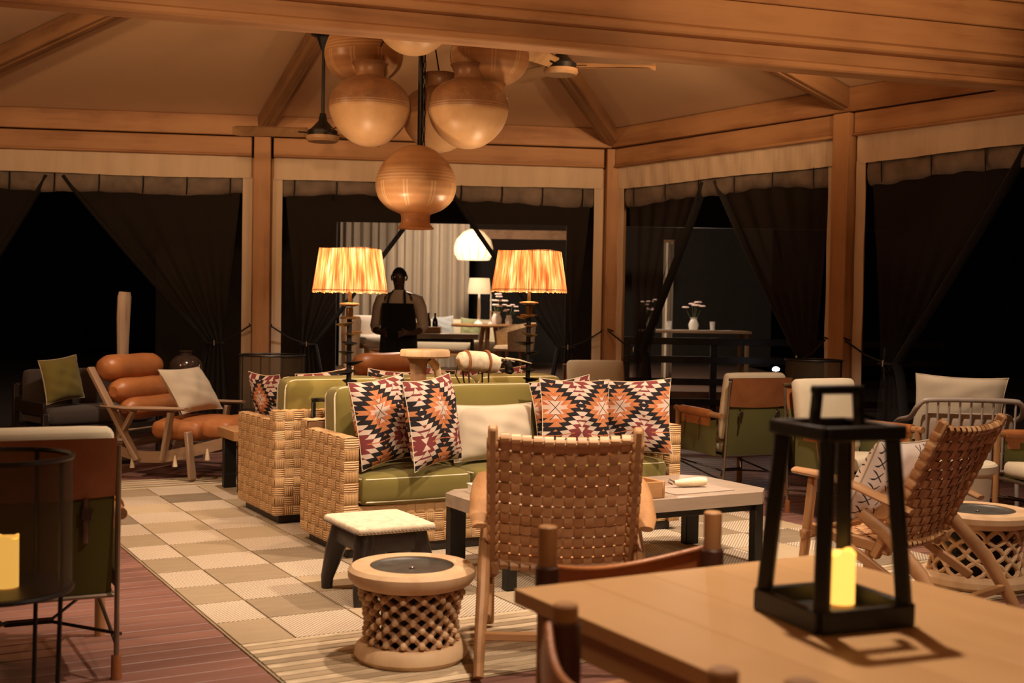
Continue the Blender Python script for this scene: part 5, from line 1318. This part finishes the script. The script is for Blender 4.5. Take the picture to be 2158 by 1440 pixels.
# ------------------------------------------------------------------ the person in the dark apron
def person():
    t = thing('person', 'person in white shirt and long dark apron standing before the lit curtain', 'person', far(-1.235, 13.25, 0), HD+188)
    V = []; E = []; RAD = []
    def chain(pts, start=None):
        prev = start
        for (p, r_) in pts:
            V.append(p); RAD.append(r_); i = len(V)-1
            if prev is not None: E.append((prev, i))
            prev = i
        return prev
    pel = chain([((0, 0, .93), (.165, .11))])
    wst = chain([((0, .0, 1.10), (.145, .10)), ((0, -.01, 1.28), (.165, .115)), ((0, -.01, 1.42), (.135, .095))], pel)
    nk = chain([((0, .005, 1.51), (.058, .058)), ((0, .02, 1.565), (.056, .060))], wst)
    chain([((0, .035, 1.63), (.074, .088)), ((0, .035, 1.69), (.076, .092)), ((0, .025, 1.735), (.050, .062))], nk)
    for s in (-1, 1):
        hip = chain([((s*.095, 0, .86), (.088, .09)), ((s*.105, .015, .50), (.058, .062)), ((s*.105, -.01, .28), (.052, .058)), ((s*.105, -.02, .10), (.036, .040)), ((s*.11, .03, .045), (.038, .036)), ((s*.12, .13, .032), (.040, .026))], pel)
        sh = chain([((s*.15, -.01, 1.435), (.062, .062)), ((s*.205, -.01, 1.40), (.058, .058)), ((s*.245, -.02, 1.24), (.046, .048)), ((s*.265, -.01, 1.12), (.039, .041)), ((s*.225, .10, 1.07), (.035, .036)), ((s*.155, .20, 1.06), (.026, .028)), ((s*.125, .235, 1.06), (.034, .020))], wst)
        for k, (a, L_) in enumerate(((-.026, .055), (-.009, .066), (.009, .070), (.026, .062))):
            chain([((s*(.105+a*.2), .262, 1.06+a), (.0095, .0095)), ((s*.085, .262+L_*.45, 1.055+a), (.0085, .0085)), ((s*.060, .262+L_*.6, 1.045+a), (.0075, .0075))], sh)
        chain([((s*.115, .235, 1.095), (.011, .011)), ((s*.085, .25, 1.115), (.009, .009))], sh)
    me = bpy.data.meshes.new('body'); me.from_pydata(V, E, []); me.materials.append(MAT['skin'])
    b = bpy.data.objects.new('body', me); COL.objects.link(b); b.parent = t
    b.modifiers.new('skin', 'SKIN'); b.modifiers['skin'].use_smooth_shade = True
    sv = me.skin_vertices[0].data
    for i, r_ in enumerate(RAD): sv[i].radius = r_; sv[i].use_root = (i == 0)
    b.modifiers.new('sub', 'SUBSURF').levels = 2; b.modifiers['sub'].render_levels = 2
    def ring(name, secs, mat, n=28, open_=False):
        mb = MB(); vs = []; fs = []
        for (z, rx, ry, cy) in secs:
            for j in range(n):
                a = TAU*j/n; vs.append((rx*math.cos(a), cy+ry*math.sin(a), z))
        for i in range(len(secs)-1):
            for j in range(n): fs.append((i*n+j, i*n+(j+1) % n, (i+1)*n+(j+1) % n, (i+1)*n+j))
        mb.add(vs, fs); return mb.build(name, mat, t, angle=80)
    sh_ = ring('shirt', [(.96, .182, .132, 0), (1.10, .168, .122, 0), (1.28, .192, .140, -.01), (1.40, .190, .128, -.01), (1.46, .150, .105, -.005), (1.50, .085, .080, 0), (1.525, .068, .070, .005)], MAT['shirt'])
    for s in (-1, 1):
        MB().tube([(s*.13, -.01, 1.44), (s*.20, -.01, 1.415), (s*.232, -.015, 1.33), (s*.25, -.02, 1.22), (s*.268, -.01, 1.13), (s*.245, .05, 1.09)], [.060, .074, .070, .064, .058, .052], 14).build('sleeve', MAT['shirt'], sh_)
    ring('trousers', [(.02, .165, .075, 0), (.5, .18, .085, 0), (.80, .20, .12, 0), (.99, .186, .135, 0)], MAT['apron'])
    def ap(u, v):
        a = lerp(-.15, PI+.15, u); z = lerp(.42, 1.38, v); w_ = lerp(.235, .20, smooth(v*1.4)); wid = 1.0 if v < .62 else lerp(1, .62, (v-.62)/.38)
        a = PI/2+(a-PI/2)*wid; d_ = lerp(.185, .15, v); return (w_*math.cos(a)*1.0, d_*math.sin(a)+.004, z)
    mb = MB(); mb.grid(ap, 20, 14, uvs=False); mb.grid(lambda u, v: tuple(Vector(ap(1-u, v))*1.0+Vector((0, .006, 0))), 20, 14, uvs=False); apr = mb.build('apron', MAT['apron'], t, angle=80)
    for s in (-1, 1): MB().tube([(s*.10, .150, 1.37), (s*.085, .115, 1.46), (s*.06, .03, 1.525), (0, -.06, 1.52)], .012, 6, flat=.4).build('apron_strap', MAT['apron'], apr)
    MB().grid(lambda u, v: ((.080-.0*v)*math.cos(TAU*u)*math.cos(v*PI/2)*1.03, .022+.100*math.sin(TAU*u)*math.cos(v*PI/2)-.012*(1-v), 1.675+.10*math.sin(v*PI/2)), 24, 8, uvs=False).build('hair', MAT['hair'], t, angle=80)
    hd = MAT['skin']
    nb = MB(); nb.tube([(0, .118, 1.665), (0, .140, 1.635), (0, .122, 1.622)], [.009, .014, .010], 8); nb.build('nose', hd, t)
    for s in (-1, 1):
        MB().lathe([(0, -.010), (.010, 0), (0, .010)], 8, c=(s*.030, .112, 1.665)).build('eye', MAT['ceramic'], t)
        MB().tube([(s*.078, .03, 1.69), (s*.088, .015, 1.665), (s*.078, .03, 1.63)], .010, 6).build('ear', hd, t)
    MB().tube([(-.025, .114, 1.592), (0, .122, 1.590), (.025, .114, 1.592)], .006, 6).build('mouth', MAT['leather_dark'], t)
person()

# ------------------------------------------------------------------ dark deck side seen through the right netting
def railing():
    t = thing('deck_railing', 'dark timber deck railing outside the right tent wall', 'railing', far(2.4, 13.2, 0), HD)
    for z in (.36, .58, .82, 1.02): plank('rail_board', (-1.2, 0, z), (2.3, 0, z), .035, .075, MAT['black_wood'], t)
    for x in (-1.15, -.2, .75, 1.7): plank('rail_post', (x, .05, 0), (x, .05, 1.06), .07, .07, MAT['black_wood'], t)
railing()
def long_table():
    t = thing('long_table', 'dim long table with white setting outside the right tent wall', 'table', far(2.35, 16.0, PZ), HD)
    plank('top', (-.65, 0, .70), (.75, 0, .70), .60, .035, MAT['oak'], t)
    for x in (-.6, .7):
        for y in (-.24, .24): plank('leg', (x, y, 0), (x, y, .68), .05, .05, MAT['oak'], t)
    MB().grid(lambda u, v: (lerp(-.45, .55, u), lerp(-.2, .2, v), .7205+.002*math.sin(u*20)), 16, 4, uvs=False).build('runner', MAT['shirt'], t)
long_table(); LZ = PZ+.7245
flowers('vase of pale flowers at the left end of the dim outside table', far(1.83, 16.0, LZ), 1.15, 5)
flowers('vase of pale flowers near the middle of the dim outside table', far(2.38, 15.95, LZ), 1.15, 6)
for l, lab in ((2.05, 'clear tumbler left of the middle vase on the outside table'), (2.62, 'clear tumbler right of the middle vase on the outside table')):
    t = thing('tumbler', lab, 'glass', far(l, 15.9, LZ), 0, 'tumblers on the outside table')
    MB().lathe([(.0, 0), (.032, 0), (.038, .11), (.034, .11), (.029, .008), (0, .008)], 18).build('cup', MAT['glass'], t); MB().lathe([(0, .01), (.029, .01), (.033, .07), (0, .07)], 16).build('water', MAT['glass'], t)
light('outside_fill', 'POINT', far(2.2, 15.2, 2.1), 20, WARM, .06)  # unseen light added for the outside table, no lantern here
pl_ = thing('path_light', 'tiny bright white light outside behind the olive safari chair', 'light', far(2.70, 12.4, 0), 0)
MB().rod((0, 0, 0), (0, 0, .74), .014, .012, 8).build('stake', MAT['black'], pl_)
MB().lathe([(0, -.02), (.03, -.012), (.032, .008), (.015, .022), (0, .024)], 14, sx=1.2).build('led_head', emit('led_white', (.8, .9, 1.0), 14), pl_, loc=(0, 0, .77))
